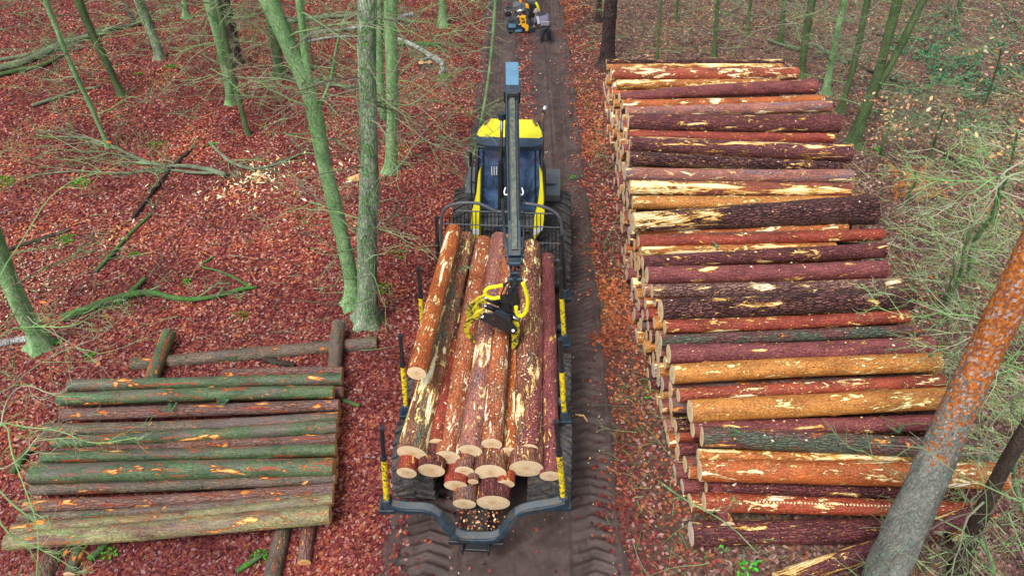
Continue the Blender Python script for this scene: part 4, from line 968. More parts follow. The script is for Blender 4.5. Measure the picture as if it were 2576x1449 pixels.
# hidden logs filling the load
for i,(x,z,r) in enumerate([(-.75,1.62,.15),(-.35,1.38,.16),(.1,1.42,.16),(.5,1.48,.16),(.85,1.6,.14),(-.1,1.1,.15),(.25,1.08,.15)]):
    make_log(LW(x*.9,.95,z-.05),LW(x,5.35,z+.18),r,r*.9,BK[['red','brown','purple','orange','magenta','brown','red'][i]],'shaded load log lying deep in the load, '+['at its left side','left of the chassis','at its middle','right of the chassis','at its right side','lowest on the left','lowest on the right'][i],'shaded logs deep in the load',seed=740+i)

# ---------------------------------------------------------------- trees
def wander(R,start,d,L,segs,jit,grav):
    p=Vector(start); d=Vector(d).normalized(); out=[p.copy()]
    for i in range(segs):
        d=(d+Vector((R.gauss(0,jit),R.gauss(0,jit),R.gauss(0,jit)-grav))).normalized(); p=p+d*(L/segs); out.append(p.copy())
    return out
def twigs(mb,R,start,d,L,r,depth,jit=.16,grav=.02,kids=5,sides=4,minr=.0028):
    segs=max(4,int(4+depth*2)); q=wander(R,start,d,L,segs,jit,grav)
    mb.tube(q,[max(minr,lerp(r,r*.25,i/segs)) for i in range(segs+1)],sides,caps=False)
    if depth>0:
        for k in range(kids):
            t=R.uniform(.2,.97); i=min(int(t*segs),segs-1); p=q[i].lerp(q[i+1],t*segs-i); dd=(q[i+1]-q[i]).normalized()
            sd=Vector((R.gauss(0,1),R.gauss(0,1),R.gauss(0,.5))); sd=(sd-dd*sd.dot(dd)).normalized()
            twigs(mb,R,p,dd*R.uniform(.6,1.0)+sd*R.uniform(.5,1.0),L*R.uniform(.3,.6)*(1.15-t*.5),r*.5,depth-1,jit,grav,max(3,kids-1),3,minr)
    return q
def leafquad(mb,p,R,s,mi=0):
    a=Vector((R.gauss(0,1),R.gauss(0,1),R.gauss(0,.6))).normalized(); b=a.orthogonal().normalized(); b=Matrix.Rotation(R.uniform(0,6),3,a)@b; n=a.cross(b)
    i=len(mb.v); p=Vector(p)
    mb.v+=[tuple(p+a*s),tuple(p+a*s*.4+b*s*.48+n*s*.1),tuple(p-a*s*.5+b*s*.4+n*s*.12),tuple(p-a*s*.9),tuple(p-a*s*.5-b*s*.4+n*s*.12),tuple(p+a*s*.4-b*s*.48+n*s*.1)]
    mb.f+=[(i,i+1,i+5),(i+1,i+2,i+4,i+5),(i+2,i+3,i+4)]; mb.m+=[mi]*3
def tree(stems, mat, label, name='beech_tree', group='trees standing in the forest', cat='tree', zmax=15, nbr=10, brz=(2,9), brl=(1.2,2.6), twmat=None, seed=0, roots=True, Yadd=0, rad_ext=.7, leaves=0):
    """stems: list of pixel paths (px,py,halfwidth) from the base up, standing on the plane of the first base"""
    R=random.Random(seed); b0=P(stems[0][0][0],stems[0][0][1],0); b0.z=gzf(b0.x,b0.y); 
    e=empty(name,b0,0,label,cat,group); I=Matrix.Translation(-b0)
    allp=[]
    for si,st in enumerate(stems):
        pts_=[];rd=[]
        for k,(px,py,hw) in enumerate(st):
            p=PY(px,py,b0.y+Yadd*k) if not (k==0 and si==0) else b0.copy()-Vector((0,0,.05)); pts_.append(p); rd.append(hw/ppm(p))
        d=(pts_[-1]-pts_[-2]).normalized(); d=(d+Vector((0,0,.6))).normalized()
        if pts_[-1].z<zmax and st[-1][1]<20:
            for f in (.35,.7,1.0): pts_.append(pts_[-1]+d*(zmax-pts_[-1].z)*f*.6); rd.append(rd[-1]*rad_ext)
        q=smooth_path(pts_,2); 
        L=[0]
        for a,b in zip(pts_,pts_[1:]): L.append(L[-1]+(b-a).length)
        Lq=[0]
        for a,b in zip(q,q[1:]): Lq.append(Lq[-1]+(b-a).length)
        # finer rings
        fine=[]; 
        for a,b in zip(q,q[1:]):
            n=max(1,int((b-a).length/.25)); fine+=[a.lerp(b,i/n) for i in range(n)]
        fine.append(q[-1]); Lf=[0]
        for a,b in zip(fine,fine[1:]): Lf.append(Lf[-1]+(b-a).length)
        rr=[float(np.interp(x*L[-1]/Lf[-1],L,rd)) for x in Lf]
        if si==0 and roots: rr=[r*(1+.75*math.exp(-x/.16)) for r,x in zip(rr,Lf)]
        mb=MB(); s=R.uniform(0,50)
        def rf(i,j,n=16): a=2*math.pi*j/n; return 1+.09*noise.noise(Vector((Lf[i]*1.6+s,math.cos(a)*1.3,math.sin(a)*1.3)))+ (.22*math.exp(-Lf[i]/.22)*math.cos(5*a+s) if (si==0 and roots) else 0)
        mb.tube(fine,rr,16,rf=rf); mb.v=[tuple(I@Vector(v)) for v in mb.v]
        mb.obj('trunk' if si==0 else 'limb',mat,e,smooth=True)
        allp.append((fine,rr))
    mb=MB(); lf=MB()
    zv=11-.362*b0.y+.7
    for k in range(int(nbr*1.7)):
        fine,rr=R.choice(allp); cand=[i for i,p in enumerate(fine) if 1.0<p.z-b0.z<max(zv,2.5)]
        if not cand: continue
        i=R.choice(cand); a=R.uniform(0,6.28); d=Vector((math.cos(a),math.sin(a),R.uniform(.0,.55)))
        q=twigs(mb,R,fine[i],d,R.uniform(*brl),min(.017,rr[i]*.35),2,.20,.03,6,4,.0036)
    if mb.v:
        mb.v=[tuple(I@Vector(v)) for v in mb.v]; mb.obj('twigs',twmat or TWIG,e,kind='stuff')
    return e
TR=[
 ([[(890,772,21),(884,700,18),(862,600,18),(833,480,18),(812,400,18),(795,300,20),(775,225,20),(742,150,20),(705,65,22),(665,-20,24)],[(793,285,11),(782,235,11),(768,150,10),(760,60,10),(750,-20,10)],[(800,272,5),(822,232,4),(838,180,4),(845,120,3),(866,50,3)]],BEECH,'large smooth green beech with a forked upper trunk, standing left of the rough mossy trunk','beech_tree',14,11),
 ([[(926,815,27),(924,700,26),(922,600,25),(930,480,25),(928,380,22),(926,250,22),(922,120,24),(925,-20,26)]],BEECH2,'thick rough grey green trunk with furrowed bark beside the road','oak_tree',12,12),
 ([[(984,437,17),(984,360,14),(988,250,15),(984,120,16),(982,-20,18)],[(965,300,9),(955,200,10),(952,100,11),(950,-20,12)]],BEECH,'straight green beech with twin stems right behind the rough trunk','beech_tree',12,13),
 ([[(310,246,9),(290,205,8),(265,150,9),(225,75,10),(190,-20,11)]],OAKB,'slim leaning tree with dark flared root, second from the top left corner','young_tree',7,14),
 ([[(275,378,6),(262,345,5),(225,260,6),(188,185,6),(150,95,6),(108,-15,7)]],BEECH,'thinnest leaning green pole tree at the left whose foot meets the fallen bough','young_tree',6,15),
 ([[(403,153,11),(393,110,11),(370,55,12),(340,-20,12)]],BEECH2,'short visible trunk with a dark red brown foot near the top left','young_tree',5,16),
 ([[(583,268,10),(575,215,10),(560,140,11),(540,60,12),(520,-15,12)]],BEECH,'leaning tree with bright moss at its foot, left member of the crossing pair','young_tree',9,17),
 ([[(626,344,6),(612,295,6),(598,240,7),(580,165,7),(545,-15,8)]],OAKB,'thin dark pole tree crossing in front of the moss footed one','young_tree',6,18),
 ([[(598,166,13),(590,110,12),(578,55,12),(560,-15,13)]],DARKB,'dark trunk standing behind the crossing pair of leaning trees','young_tree',4,19),
 ([[(706,200,15),(697,140,13),(688,80,13),(672,-15,14)]],OAKB,'greenish trunk behind and left of the large forked beech','young_tree',7,20),
 ([[(108,880,24),(95,845,21),(60,790,21),(25,710,21),(-5,630,22),(-45,520,23)]],BEECH,"dark green trunk with a flared foot beside the left picture edge",'beech_tree',5,21),
 ([[(1114,68,11),(1114,30,10),(1113,-15,10)]],BEECH,'green trunk with mossy foot left of the track near the top of the picture','young_tree',8,22),
 ([[(1527,168,20),(1529,120,17),(1533,60,17),(1538,-15,17)]],DARKB,'dark scaly pine trunk right behind the back corner of the large stack','pine_tree',2,23),
 ([[(1505,62,8),(1507,20,7),(1508,-15,7)]],DARKB,'thin dark trunk left of the dark scaly pine','young_tree',3,24),
 ([[(1796,150,5),(1798,100,5),(1803,40,5),(1806,-15,5)]],OAKB,'thin green pole tree behind the middle of the back edge of the large stack','young_tree',5,25),
 ([[(1652,152,3),(1657,90,3),(1664,-10,3)]],OAKB,'very thin sapling stem behind the left half of the stack','young_tree',3,26),
 ([[(1880,95,4),(1884,45,4),(1891,-15,4)]],OAKB,'very thin sapling stem behind the right half of the stack back edge','young_tree',3,27),
 ([[(1962,118,6),(1967,60,6),(1976,-15,6)]],OAKB,'pole tree rising behind the right end of the rearmost stack log','young_tree',4,28),
 ([[(2014,200,9),(2022,130,8),(2033,60,9),(2046,-15,9)]],OAKB,'dark green pole tree touching the right end of the red log with cream patches','young_tree',5,29),
 ([[(2075,242,9),(2085,185,8),(2102,110,8),(2126,-15,9)]],BEECH,'light green pole tree among the right hand young trees','young_tree',5,30),
 ([[(2112,288,8),(2128,235,7),(2150,160,7),(2186,-15,8)]],OAKB,'slender dark stem just left of the forked tree','young_tree',5,31),
 ([[(2142,370,17),(2160,318,15),(2190,245,12),(2212,180,11),(2262,-15,12)],[(2168,300,10),(2205,220,9),(2250,150,9),(2330,-15,10)]],OAKB,'forked tree with dark foot at the right ends of the stack logs','young_tree',7,32),
 ([[(2405,65,5),(2410,30,5),(2420,-15,5)]],OAKB,'short stretch of thin stem at the top right','young_tree',3,33),
 ([[(1700,60,3),(1703,20,3),(1706,-15,3)]],OAKB,'hair thin stem near the top edge right of the track','young_tree',2,34),
 ([[(470,50,8),(466,20,8),(462,-15,8)]],BEECH,'trunk foot at the top edge between the leaning trees','young_tree',4,35),
 ([[(1172,472,3),(1195,380,3),(1222,250,3.2),(1236,140,3.6),(1249,-15,4)]],BEECH,'thin pale green sapling leaning over the track beside the yellow cab roof','young_tree',9,36),
 ([[(2405,1449,20),(2450,1330,19),(2510,1200,18),(2580,1080,17),(2650,960,17)]],DARKWOOD,'dark mossy trunk leaning through the lower right corner behind the tall pine','oak_tree',5,37),
]
for st,mat,lab,nm,nb,sd_ in TR:
    small=st[0][0][2]<8
    tree(st,mat,lab,nm,nbr=nb,seed=sd_,brz=(1.2,8.5),brl=(1.2,3.0) if not small else (.8,1.9))
# the tall pine in the right foreground
b0=P(2165,1560,0); e=empty('pine_tree',b0,0,'tall pine in the right foreground, bark grey below and flaking orange above','tree','trees standing in the forest')
pp=[b0-Vector((0,0,.1)),b0+Vector((.02,.03,.5)),P(2240,1412,1.35),P(2318,1240,2.6),P(2400,1052,3.75),P(2480,880,4.7),P(2560,720,5.6)]
d=(pp[-1]-pp[-3]); pp+= [pp[-1]+d*1.0,pp[-1]+d*2.5,pp[-1]+d*4.5]
rp=[.42,.36,72/ppm(pp[2]),66/ppm(pp[3]),60/ppm(pp[4]),58/ppm(pp[5]),60/ppm(pp[6])]; rp=[min(r,.40)*.70 for r in rp]+[.17,.15,.12]
fine=[];rr=[]
for (a,b,ra,rb) in zip(pp,pp[1:],rp,rp[1:]):
    n=max(2,int((b-a).length/.06))
    for i in range(n): fine.append(a.lerp(b,i/n)); rr.append(lerp(ra,rb,i/n))
mb=MB(); mb.tube([Vector(p)-b0 for p in fine],rr,32,rf=lambda i,j:1+.05*noise.noise(Vector((i*.12,math.cos(j*math.pi/16)*1.5,math.sin(j*math.pi/16)*1.5)))+.035*noise.noise(Vector((i*.5,math.cos(j*math.pi/16)*6,math.sin(j*math.pi/16)*6)))+.02*noise.noise(Vector((i*1.1,math.cos(j*math.pi/16)*11,j*.9)))); mb.obj('trunk',PINE,e,smooth=True)

# ---------------------------------------------------------------- saplings and overhanging twigs
def sapling(top, zt, base, label, nb=16, L=(1.0,2.2), r=.028, seed=0, mat=None, zlow=.45, kids=6, leaf=0, leafmat=None, lsize=.035, bias=None, stem_r=.05, grp='leafless beech saplings on the right', depth=2, up=(-.05,.5)):
    R=random.Random(seed); b0=P(*base,0); t=P(*top,zt)
    e=empty('sapling',b0,0,label,'sapling',grp); I=Matrix.Translation(-b0)
    q=smooth_path([b0-Vector((0,0,.05)),b0.lerp(t,.4)+Vector((R.uniform(-.15,.15),R.uniform(-.15,.15),0)),b0.lerp(t,.75)+Vector((R.uniform(-.15,.15),R.uniform(-.15,.15),0)),t],2)
    mb=MB(); mb.tube([p-b0 for p in q],[lerp(stem_r,stem_r*.35,i/(len(q)-1)) for i in range(len(q))],8); mb.obj('trunk',BEECH,e,smooth=True)
    mb=MB(); lf=MB()
    for k in range(int(nb*1.15)):
        i=R.randrange(int(len(q)*zlow),len(q)); a=R.uniform(0,6.28) if bias is None else R.gauss(bias[0],bias[1])
        d=Vector((math.cos(a),math.sin(a),R.uniform(*up)))
        qq=twigs(mb,R,q[i],d,R.uniform(*L),r*R.uniform(.35,.8),depth,.30,.03,kids,4,.0026)
        for _ in range(leaf):
            leafquad(lf,R.choice(qq)+Vector((R.gauss(0,.2),R.gauss(0,.2),R.gauss(0,.1))),R,lsize*R.uniform(.6,1.3))
    mb.v=[tuple(I@Vector(v)) for v in mb.v]; mb.obj('twigs',mat or TWIGB,e,kind='stuff')
    if lf.v: lf.v=[tuple(I@Vector(v)) for v in lf.v]; lf.obj('leaves',leafmat or TLEAF,e,kind='stuff')
    return e
sapling((2514,443),4.6,(2440,700),'bushy sapling with bright green boughs radiating from one point at the right edge',nb=12,L=(1.0,2.2),r=.026,seed=1,stem_r=.07,zlow=.7)
sapling((2450,560),3.0,(2390,760),'bushy sapling behind the right ends of the middle stack logs',nb=13,L=(.9,1.7),seed=2,r=.018,leaf=1)
sapling((2500,790),3.4,(2440,980),'sapling whose twigs hang over the magenta and ochre stack logs',nb=12,L=(.9,2.0),seed=3,r=.018,zlow=.55,bias=(math.pi,1.3),leaf=0)
sapling((2560,330),4.0,(2500,560),'sapling at the right edge carrying pale withered oak leaves',nb=14,L=(1.0,2.2),seed=4,r=.022,leaf=5,lsize=.06)
sapling((2380,260),2.6,(2340,400),'low grey green sapling among the green ground cover at the upper right',nb=14,L=(.9,1.9),seed=5,r=.018,leaf=3,lsize=.06,mat=TWIG)
sapling((2520,120),3.0,(2480,260),'sapling in the upper right corner with a few large tan leaves',nb=12,L=(1.0,2.0),seed=6,r=.018,leaf=4,lsize=.075,mat=TWIG)
sapling((2240,270),2.0,(2215,400),'small sapling with coppery leaves beside the forked tree',nb=8,L=(.5,1.0),seed=7,r=.012,leaf=16,lsize=.05,mat=TWIG,leafmat=flat_ramp('copper_leaf',[(.7,.38,.2),(.6,.28,.14),(.75,.48,.3)]))
sapling((2560,1150),2.6,(2600,1330),'sapling curling over the lower right corner beside the dark mossy trunk',nb=8,L=(.7,1.4),seed=8,r=.014,zlow=.3,bias=(math.pi,1.2))
sapling((2480,1330),1.6,(2500,1440),'low tangled sapling in the lower right corner',nb=5,L=(.4,.9),seed=9,r=.014,zlow=.3)
sapling((2400,650),2.0,(2380,760),'knee high tangled brush at the ends of the purple stack logs',nb=16,L=(.7,1.4),seed=10,r=.013,zlow=.2)
sapling((2300,430),1.6,(2280,520),'pale leafless sapling in front of the dead orange fern',nb=10,L=(.6,1.2),seed=11,r=.012,zlow=.2)
sapling((2450,950),1.5,(2440,1020),'low green twigs beside the tall pine above the bright orange stack log',nb=12,L=(.6,1.3),seed=12,r=.012,zlow=.2)
sapling((1545,560),1.1,(1520,640),'thin sapling on the verge against the road side face of the large stack',nb=5,L=(.4,.9),seed=13,r=.008,zlow=.2,grp='verge saplings',kids=3,mat=TWIG,stem_r=.015)
sapling((1905,1390),.9,(1640,1190),'long bare green switch leaning over the verge toward the front logs',nb=6,L=(.4,.9),seed=14,r=.008,zlow=.2,grp='verge saplings',kids=3,mat=TWIG,stem_r=.018)
sapling((1500,330),1.2,(1480,420),'thin sapling on the verge by the back half of the large stack',nb=6,L=(.4,.9),seed=15,r=.008,zlow=.2,grp='verge saplings',kids=3,mat=TWIG,stem_r=.015)
# overhanging beech boughs at the left edge
R=random.Random(77); b0=P(-260,1180,0)
e=empty('sapling',b0,0,'beech sapling reaching in from the lower left edge with a few round orange leaves','sapling'); I=Matrix.Translation(-b0)
mb=MB(); lf=MB()
tq=[b0-Vector((0,0,.05)),P(-215,1120,1.2),P(-160,1100,2.2),P(-110,1080,2.9),P(-60,960,3.6)]
t_=MB(); t_.tube([p-b0 for p in smooth_path(tq,2)],[.06]*6+[.05]*100 if False else .045,8); t_.obj('trunk',BEECH,e,smooth=True)
for path,z in [([(-110,1080),(-20,1195),(60,1150),(100,1085),(205,1040)],2.7),([(-60,960),(0,1000),(80,925),(150,885),(250,850),(330,780)],3.2),([(-110,1080),(0,1060),(60,1075),(150,1080),(230,1120),(345,1100)],2.7),([(-110,1080),(0,1240),(60,1290),(110,1330),(190,1350),(262,1345)],2.6),([(-110,1080),(20,1055),(25,1130),(60,1220),(100,1330),(90,1460)],2.8),([(-60,960),(0,830),(90,820),(190,825),(260,770)],3.3),([(-110,1080),(0,1330),(60,1360),(140,1400),(200,1440)],2.4),([(-60,960),(0,1100),(10,1010),(60,960),(140,1000),(190,960)],2.9),([(-60,960),(-10,700),(60,600),(130,480),(240,430)],3.6)]:
    q=smooth_path([P(x,y,z+.12*k*R.uniform(-1,1)) for k,(x,y) in enumerate(path)],2); n=len(q)
    mb.tube(q,[max(.003,lerp(.014,.003,i/n)) for i in range(n)],5,caps=False)
    for k in range(14):
        i=R.randrange(n//4,n-1); dd=(q[i+1]-q[i]).normalized(); sd=Vector((R.gauss(0,1),R.gauss(0,1),R.gauss(0,.3)))
        w_=twigs(mb,R,q[i],dd+sd*.6,R.uniform(.25,.7),.005,1,.2,.03,4,3,.0025)
        if R.random()<.3: leafquad(lf,w_[-1],R,R.uniform(.035,.055))
mb.v=[tuple(I@Vector(v)) for v in mb.v]; mb.obj('twigs',TWIGB,e,kind='stuff')
lf.v=[tuple(I@Vector(v)) for v in lf.v]; lf.obj('leaves',OLEAF,e,kind='stuff')

# ---------------------------------------------------------------- fallen wood
def fallen(path, label, mat, name='fallen_branch', nt_=0, tw=(.4,1.2), seed=0, fan=None, twm=None, grp='fallen branches on the forest floor', zz=.06, cat='branch', jag=0):
    """path: (px, py, halfwidth) lying on the ground, butt end first"""
    R=random.Random(seed+900); ps=[P(x,y,.0) for x,y,h in path]; 
    for p,(x,y,h) in zip(ps,path): p.z=gzf(p.x,p.y)+h/ppm(p)*.7+zz*R.uniform(.2,1)
    b0=ps[0].copy(); e=empty(name,b0,0,label,cat,grp); rd=[h/ppm(p) for p,(x,y,h) in zip(ps,path)]
    q=smooth_path(ps,2); n=len(q); t=[i/(n-1) for i in range(n)]; tt=[i/(len(ps)-1) for i in range(len(ps))]
    rr=[float(np.interp(a,tt,rd))*(1+.12*R.uniform(-1,1)) for a in t]
    mb=MB(); mb.tube([p-b0 for p in q],rr,8); mb.obj('stem',mat,e,smooth=True)
    if nt_:
        mb=MB()
        for k in range(nt_):
            i=R.randrange(int(n*.25),n-1); dd=(q[i+1]-q[i]).normalized(); sd=Vector((R.gauss(0,1),R.gauss(0,1),R.uniform(.0,.35))); sd=(sd-dd*sd.dot(dd))
            twigs(mb,R,q[i],dd*1.1+sd*.45,R.uniform(*tw),rr[i]*.45,2,.1,.012,5,4,.004)
        mb.v=[tuple(Vector(v)-b0) for v in mb.v]; mb.obj('twigs',twm or TWIG,e,kind='stuff')
    return e
fallen([(572,454,7),(530,440,7),(480,432,6),(430,432,5),(380,425,5),(330,400,4),(280,375,3),(230,358,2),(150,352,1.5)],'largest fallen bough on the left, spreading a fan of twigs to the left','' or DEADW,nt_=26,tw=(1.0,3.2),seed=1)
fallen([(560,447,4),(500,449,4),(440,440,4),(380,440,3),(300,450,2.5),(200,440,2),(90,450,1.5)],'second bough lying against the largest fallen bough',DEADW,nt_=16,tw=(.8,2.4),seed=2)
fallen([(245,695,5),(290,650,5),(330,600,4),(385,548,3)],'dark stick with bright moss in front of the fallen boughs',MOSSY,seed=3,nt_=3)
fallen([(340,560,4),(400,480,4),(440,430,4),(478,395,5)],'dark crooked branch crossing the largest fallen bough',DARKWOOD,seed=4,nt_=5)
fallen([(165,815,10),(215,795,10),(270,775,10),(330,755,9),(385,745,8),(440,762,7),(500,768,6),(560,752,6),(610,738,5),(650,730,3)],'long mossy green branch lying above the left log stack',MOSSY,seed=5,nt_=5,tw=(.4,.9))
fallen([(300,775,6),(340,745,6),(370,712,5)],'short bright mossy side branch on the long mossy branch',MOSSY,seed=6)
fallen([(22,642,5),(75,622,5),(130,605,5),(182,588,4)],'black straight stick at the left edge',DARKWOOD,seed=7)
fallen([(85,277,4),(140,260,4),(195,240,4),(255,228,3)],'pale straight stick behind the thinnest pole tree',DEADW,seed=8)
fallen([(-20,190,9),(60,172,9),(110,150,8),(170,125,8),(240,100,7),(300,82,5),(345,72,4)],'long mossy fallen trunk in the upper left corner',DEADW,'fallen_tree',seed=9,nt_=12,tw=(.8,2))
fallen([(-20,165,5),(50,155,5),(110,140,4),(180,108,4),(240,100,3)],'thinner fallen pole lying along the upper left fallen trunk',DEADW,'fallen_tree',seed=10)
fallen([(-20,205,5),(40,190,5),(110,180,5),(160,150,4)],'third fallen pole in the upper left bundle',MOSSY,'fallen_tree',seed=11)
fallen([(320,30,5),(335,60,5),(352,75,4)],'grey stump piece near the top left trees',DARKWOOD,seed=12)
fallen([(712,70,6),(780,58,6),(860,52,5),(960,48,4),(1020,62,3)],'green fallen pole behind the large forked beech',DEADW,'fallen_tree',seed=13,nt_=14,tw=(.8,2))
fallen([(770,102,4),(800,92,4),(850,88,4),(905,80,3),(960,70,3)],'white birch pole lying behind the large forked beech',BIRCH,'fallen_tree',seed=14,nt_=8)
fallen([(760,118,3),(830,105,3),(900,100,2)],'second shorter white birch pole below the first',BIRCH,'fallen_tree',seed=15)
fallen([(1000,112,5),(1030,124,6),(1058,138,6),(1085,156,7),(1112,174,8)],'thick white birch trunk with dark marks left of the track',BIRCH,'fallen_tree',seed=16)
fallen([(1112,174,6),(1116,185,7),(1108,200,4)],'torn white birch piece hanging off the thick birch trunk end',BIRCH,'fallen_tree',seed=17)
fallen([(1000,60,6),(1018,52,6),(1040,48,6)],'small white birch log left of the track near the top',BIRCH,'fallen_tree',seed=18)
fallen([(1060,165,4),(1085,155,3),(1100,150,3)],'thin white birch side branch',BIRCH,seed=19)
fallen([(995,125,6),(1050,122,6),(1105,124,6)],'mossy green pole lying across the white birch trunk',MOSSY,'fallen_tree',seed=20,nt_=4)
fallen([(690,195,5),(760,215,5),(830,222,4),(900,228,3)],'fallen pole behind the forked beech foot',DEADW,seed=21,nt_=10,tw=(.6,1.6))
fallen([(40,1200,10),(70,1160,9),(95,1135,7)],'green branch end at the left end of the left stack',MOSSY,seed=22)
fallen([(-20,885,9),(60,868,9),(110,862,6)],'pale split trunk piece at the foot of the left edge tree',BIRCH,'fallen_tree',seed=23)
fallen([(640,735,4),(560,690,0.1+3),(500,680,3),(540,655,3)],'small green curved stick in the middle of the left forest floor',MOSSY,seed=24)
fallen([(235,1420,8),(265,1390,9),(290,1360,8)],'bright moss covered stick below the left log stack',MOSSY,seed=25)
fallen([(600,1449,7),(640,1425,7),(670,1405,6)],'moss covered stick beside the bearer logs at the bottom left',MOSSY,seed=26)
fallen([(862,1015,5),(890,1025,5),(908,1032,4)],'short mossy stick just right of the left log stack',MOSSY,seed=27)
fallen([(668,915,7),(710,925,8),(745,932,6)],'rotten dark wood between the single rear log and the left stack',DARKWOOD,seed=28)
fallen([(530,370,4),(560,400,4),(590,425,4),(640,440,4),(700,420,3),(760,395,2)],'crooked twiggy branch right of the largest fallen bough',DEADW,seed=29,nt_=12,tw=(.5,1.6))
for i,(a,b) in enumerate([((2130,160),(2260,215)),((2050,120),(2130,170)),((2360,385),(2400,415)),((1930,110),(1985,125)),((2200,95),(2330,110)),((2470,215),(2530,245))]):
    fallen([(*a,4),((a[0]+b[0])/2,(a[1]+b[1])/2+4,4),(*b,3)],['broken branch on the ground behind the right hand pole trees','broken twig pile stem behind the stack back right corner','pale split stick right of the orange fern','short stick at the back right stack corner','thin grey stick across the upper right ground','split reddish stick in the upper right thicket'][i],DARKWOOD if i%2==0 else DEADW,seed=40+i,nt_=4,tw=(.4,1.0))
# stump with orange heart by the birch
p=P(1072,178,0); e=empty('stump',p,0,'small fresh cut stump with orange faces beside the thick white birch','stump')
mb=MB()
for dx,dy in ((-.13,0),(.10,.03)): mb.tube([(dx,dy,-.05),(dx,dy,.28)],[.15,.12],14)
mb.obj('bark',DARKWOOD,e,smooth=False)
mb=MB()
for dx,dy in ((-.13,0),(.10,.03)): mb.tube([(dx,dy,.278),(dx,dy,.29)],.118,14)
mb.obj('cut_face',CUTO,e)
p=P(892,455,0); e=empty('split_wood',p,0,'orange split wood wedge lying between the two roadside trunks','wood piece')
mb=MB(); mb.hexa([(-.25,-.1,0),(.2,-.13,0),(.25,.15,0),(-.1,.1,0),(-.2,-.02,.10),(.15,-.08,.22),(.2,.1,.2),(-.05,.05,.1)]); mb.obj('split_face',CUTO,e)
p=P(668,452,0); e=empty('split_wood',p,-.5,'long pale splintered branch butt right of the largest fallen bough','wood piece')
mb=MB(); mb.hexa([(-.35,-.05,0),(.42,-.03,0),(.5,.02,0),(-.3,.07,0),(-.32,-.03,.08),(.3,-.02,.06),(.3,.02,.05),(-.28,.05,.07)]); mb.hexa([(-.3,.02,.02),(.05,.16,.02),(.08,.19,.02),(-.25,.08,.02),(-.3,.02,.07),(.05,.17,.05),(.07,.18,.05),(-.25,.07,.07)]); mb.obj('split_face',SPLINT,e,kind='stuff')

def sliver(mb,M,c,L,W,R):
    i=len(mb.v); k=R.uniform(-.25,.25); h=L*R.uniform(.05,.14)
    for x,y,z in ((-.5,0,0),(-.22,-.42,0),(.2,-.5+k,0),(.5,k*.6,0),(.25,.45+k,0),(-.15,.5,0)): mb.v.append(tuple(Vector(c)+M@Vector((x*L,y*W,z+h*(1-4*x*x)))))
    mb.f+=[(i,i+1,i+5),(i+1,i+2,i+4,i+5),(i+2,i+3,i+4)]; mb.m+=[0]*3
def chips(name, spots, mat, label, sz=(.02,.09), seed=0, asp=(.15,.5), cat='wood chips'):
    R=random.Random(seed); mb=MB()
    for (px,py,sp,n,z) in spots:
        c=P(px,py,z)
        for _ in range(n):
            x=c.x+R.gauss(0,sp); y=c.y+R.gauss(0,sp*1.2); zz=(float(road_z(np.array(x),np.array(y))) if rxl(y)+.1<x<rxr(y)-.1 else gzf(x,y)) if z==0 else z
            L=R.uniform(*sz); w_=L*R.uniform(*asp); sliver(mb,Matrix.Rotation(R.uniform(0,3.14),3,'Z')@Matrix.Rotation(R.gauss(0,.45),3,'Y')@Matrix.Rotation(R.gauss(0,.4),3,'X'),(x,y,zz+.03+R.uniform(0,.03)),L,w_,R)
    o=mb.obj(name,mat,None); setp(o,label,cat,kind='stuff'); return o
chips('wood_splinters',[(640,448,.22,70,0),(600,475,.5,60,0),(675,468,.3,40,0),(560,498,.25,30,0),(700,440,.5,50,0),(750,450,.8,70,0),(880,452,.4,40,0),(360,560,.5,30,0),(310,595,.3,20,0)],SPLINT,'pale fresh wood splinters scattered right of the largest fallen bough',(.03,.20),1,(.08,.3))
chips('saw_dust_chips',[(60,700,.5,150,0),(120,680,.5,110,0),(20,760,.5,120,0),(90,640,.4,90,0),(1075,165,.4,60,0),(160,720,.5,90,0),(870,470,.8,60,0),(780,480,1.0,60,0)],flat_ramp('pale_chips',[(.48,.30,.2),(.58,.42,.3),(.38,.22,.15),(.65,.52,.38)]),'pale sawdust and chips on the ground at the left edge',(.02,.06),2,(.4,.9))
chips('bark_litter',[(1480,1050,.18,8,0),(1505,1130,.25,10,0),(1450,1045,.1,4,0),(1540,1260,.7,60,0),(1560,1000,.6,50,0),(1500,700,.7,50,0),(1340,130,.5,25,0),(1330,200,.6,40,0),(1540,1410,.1,6,0),(1400,250,1.2,60,0),(1450,500,1.0,50,0),(1000,1400,.8,40,0)],CHIPW,'pale bark flakes dropped along the muddy track',(.015,.05),3,(.3,.8))
# long white splinter on the track
m=MB(); a,b,c_=P(1447,1042,.05),P(1468,1045,.05),P(1478,1060,.05); m.tube([a,b,c_],[.012,.02,.008],5); o=m.obj('splinter',SPLINT,None); setp(o,'white bent wood splinter lying on the track right of the rear stakes','splinter')
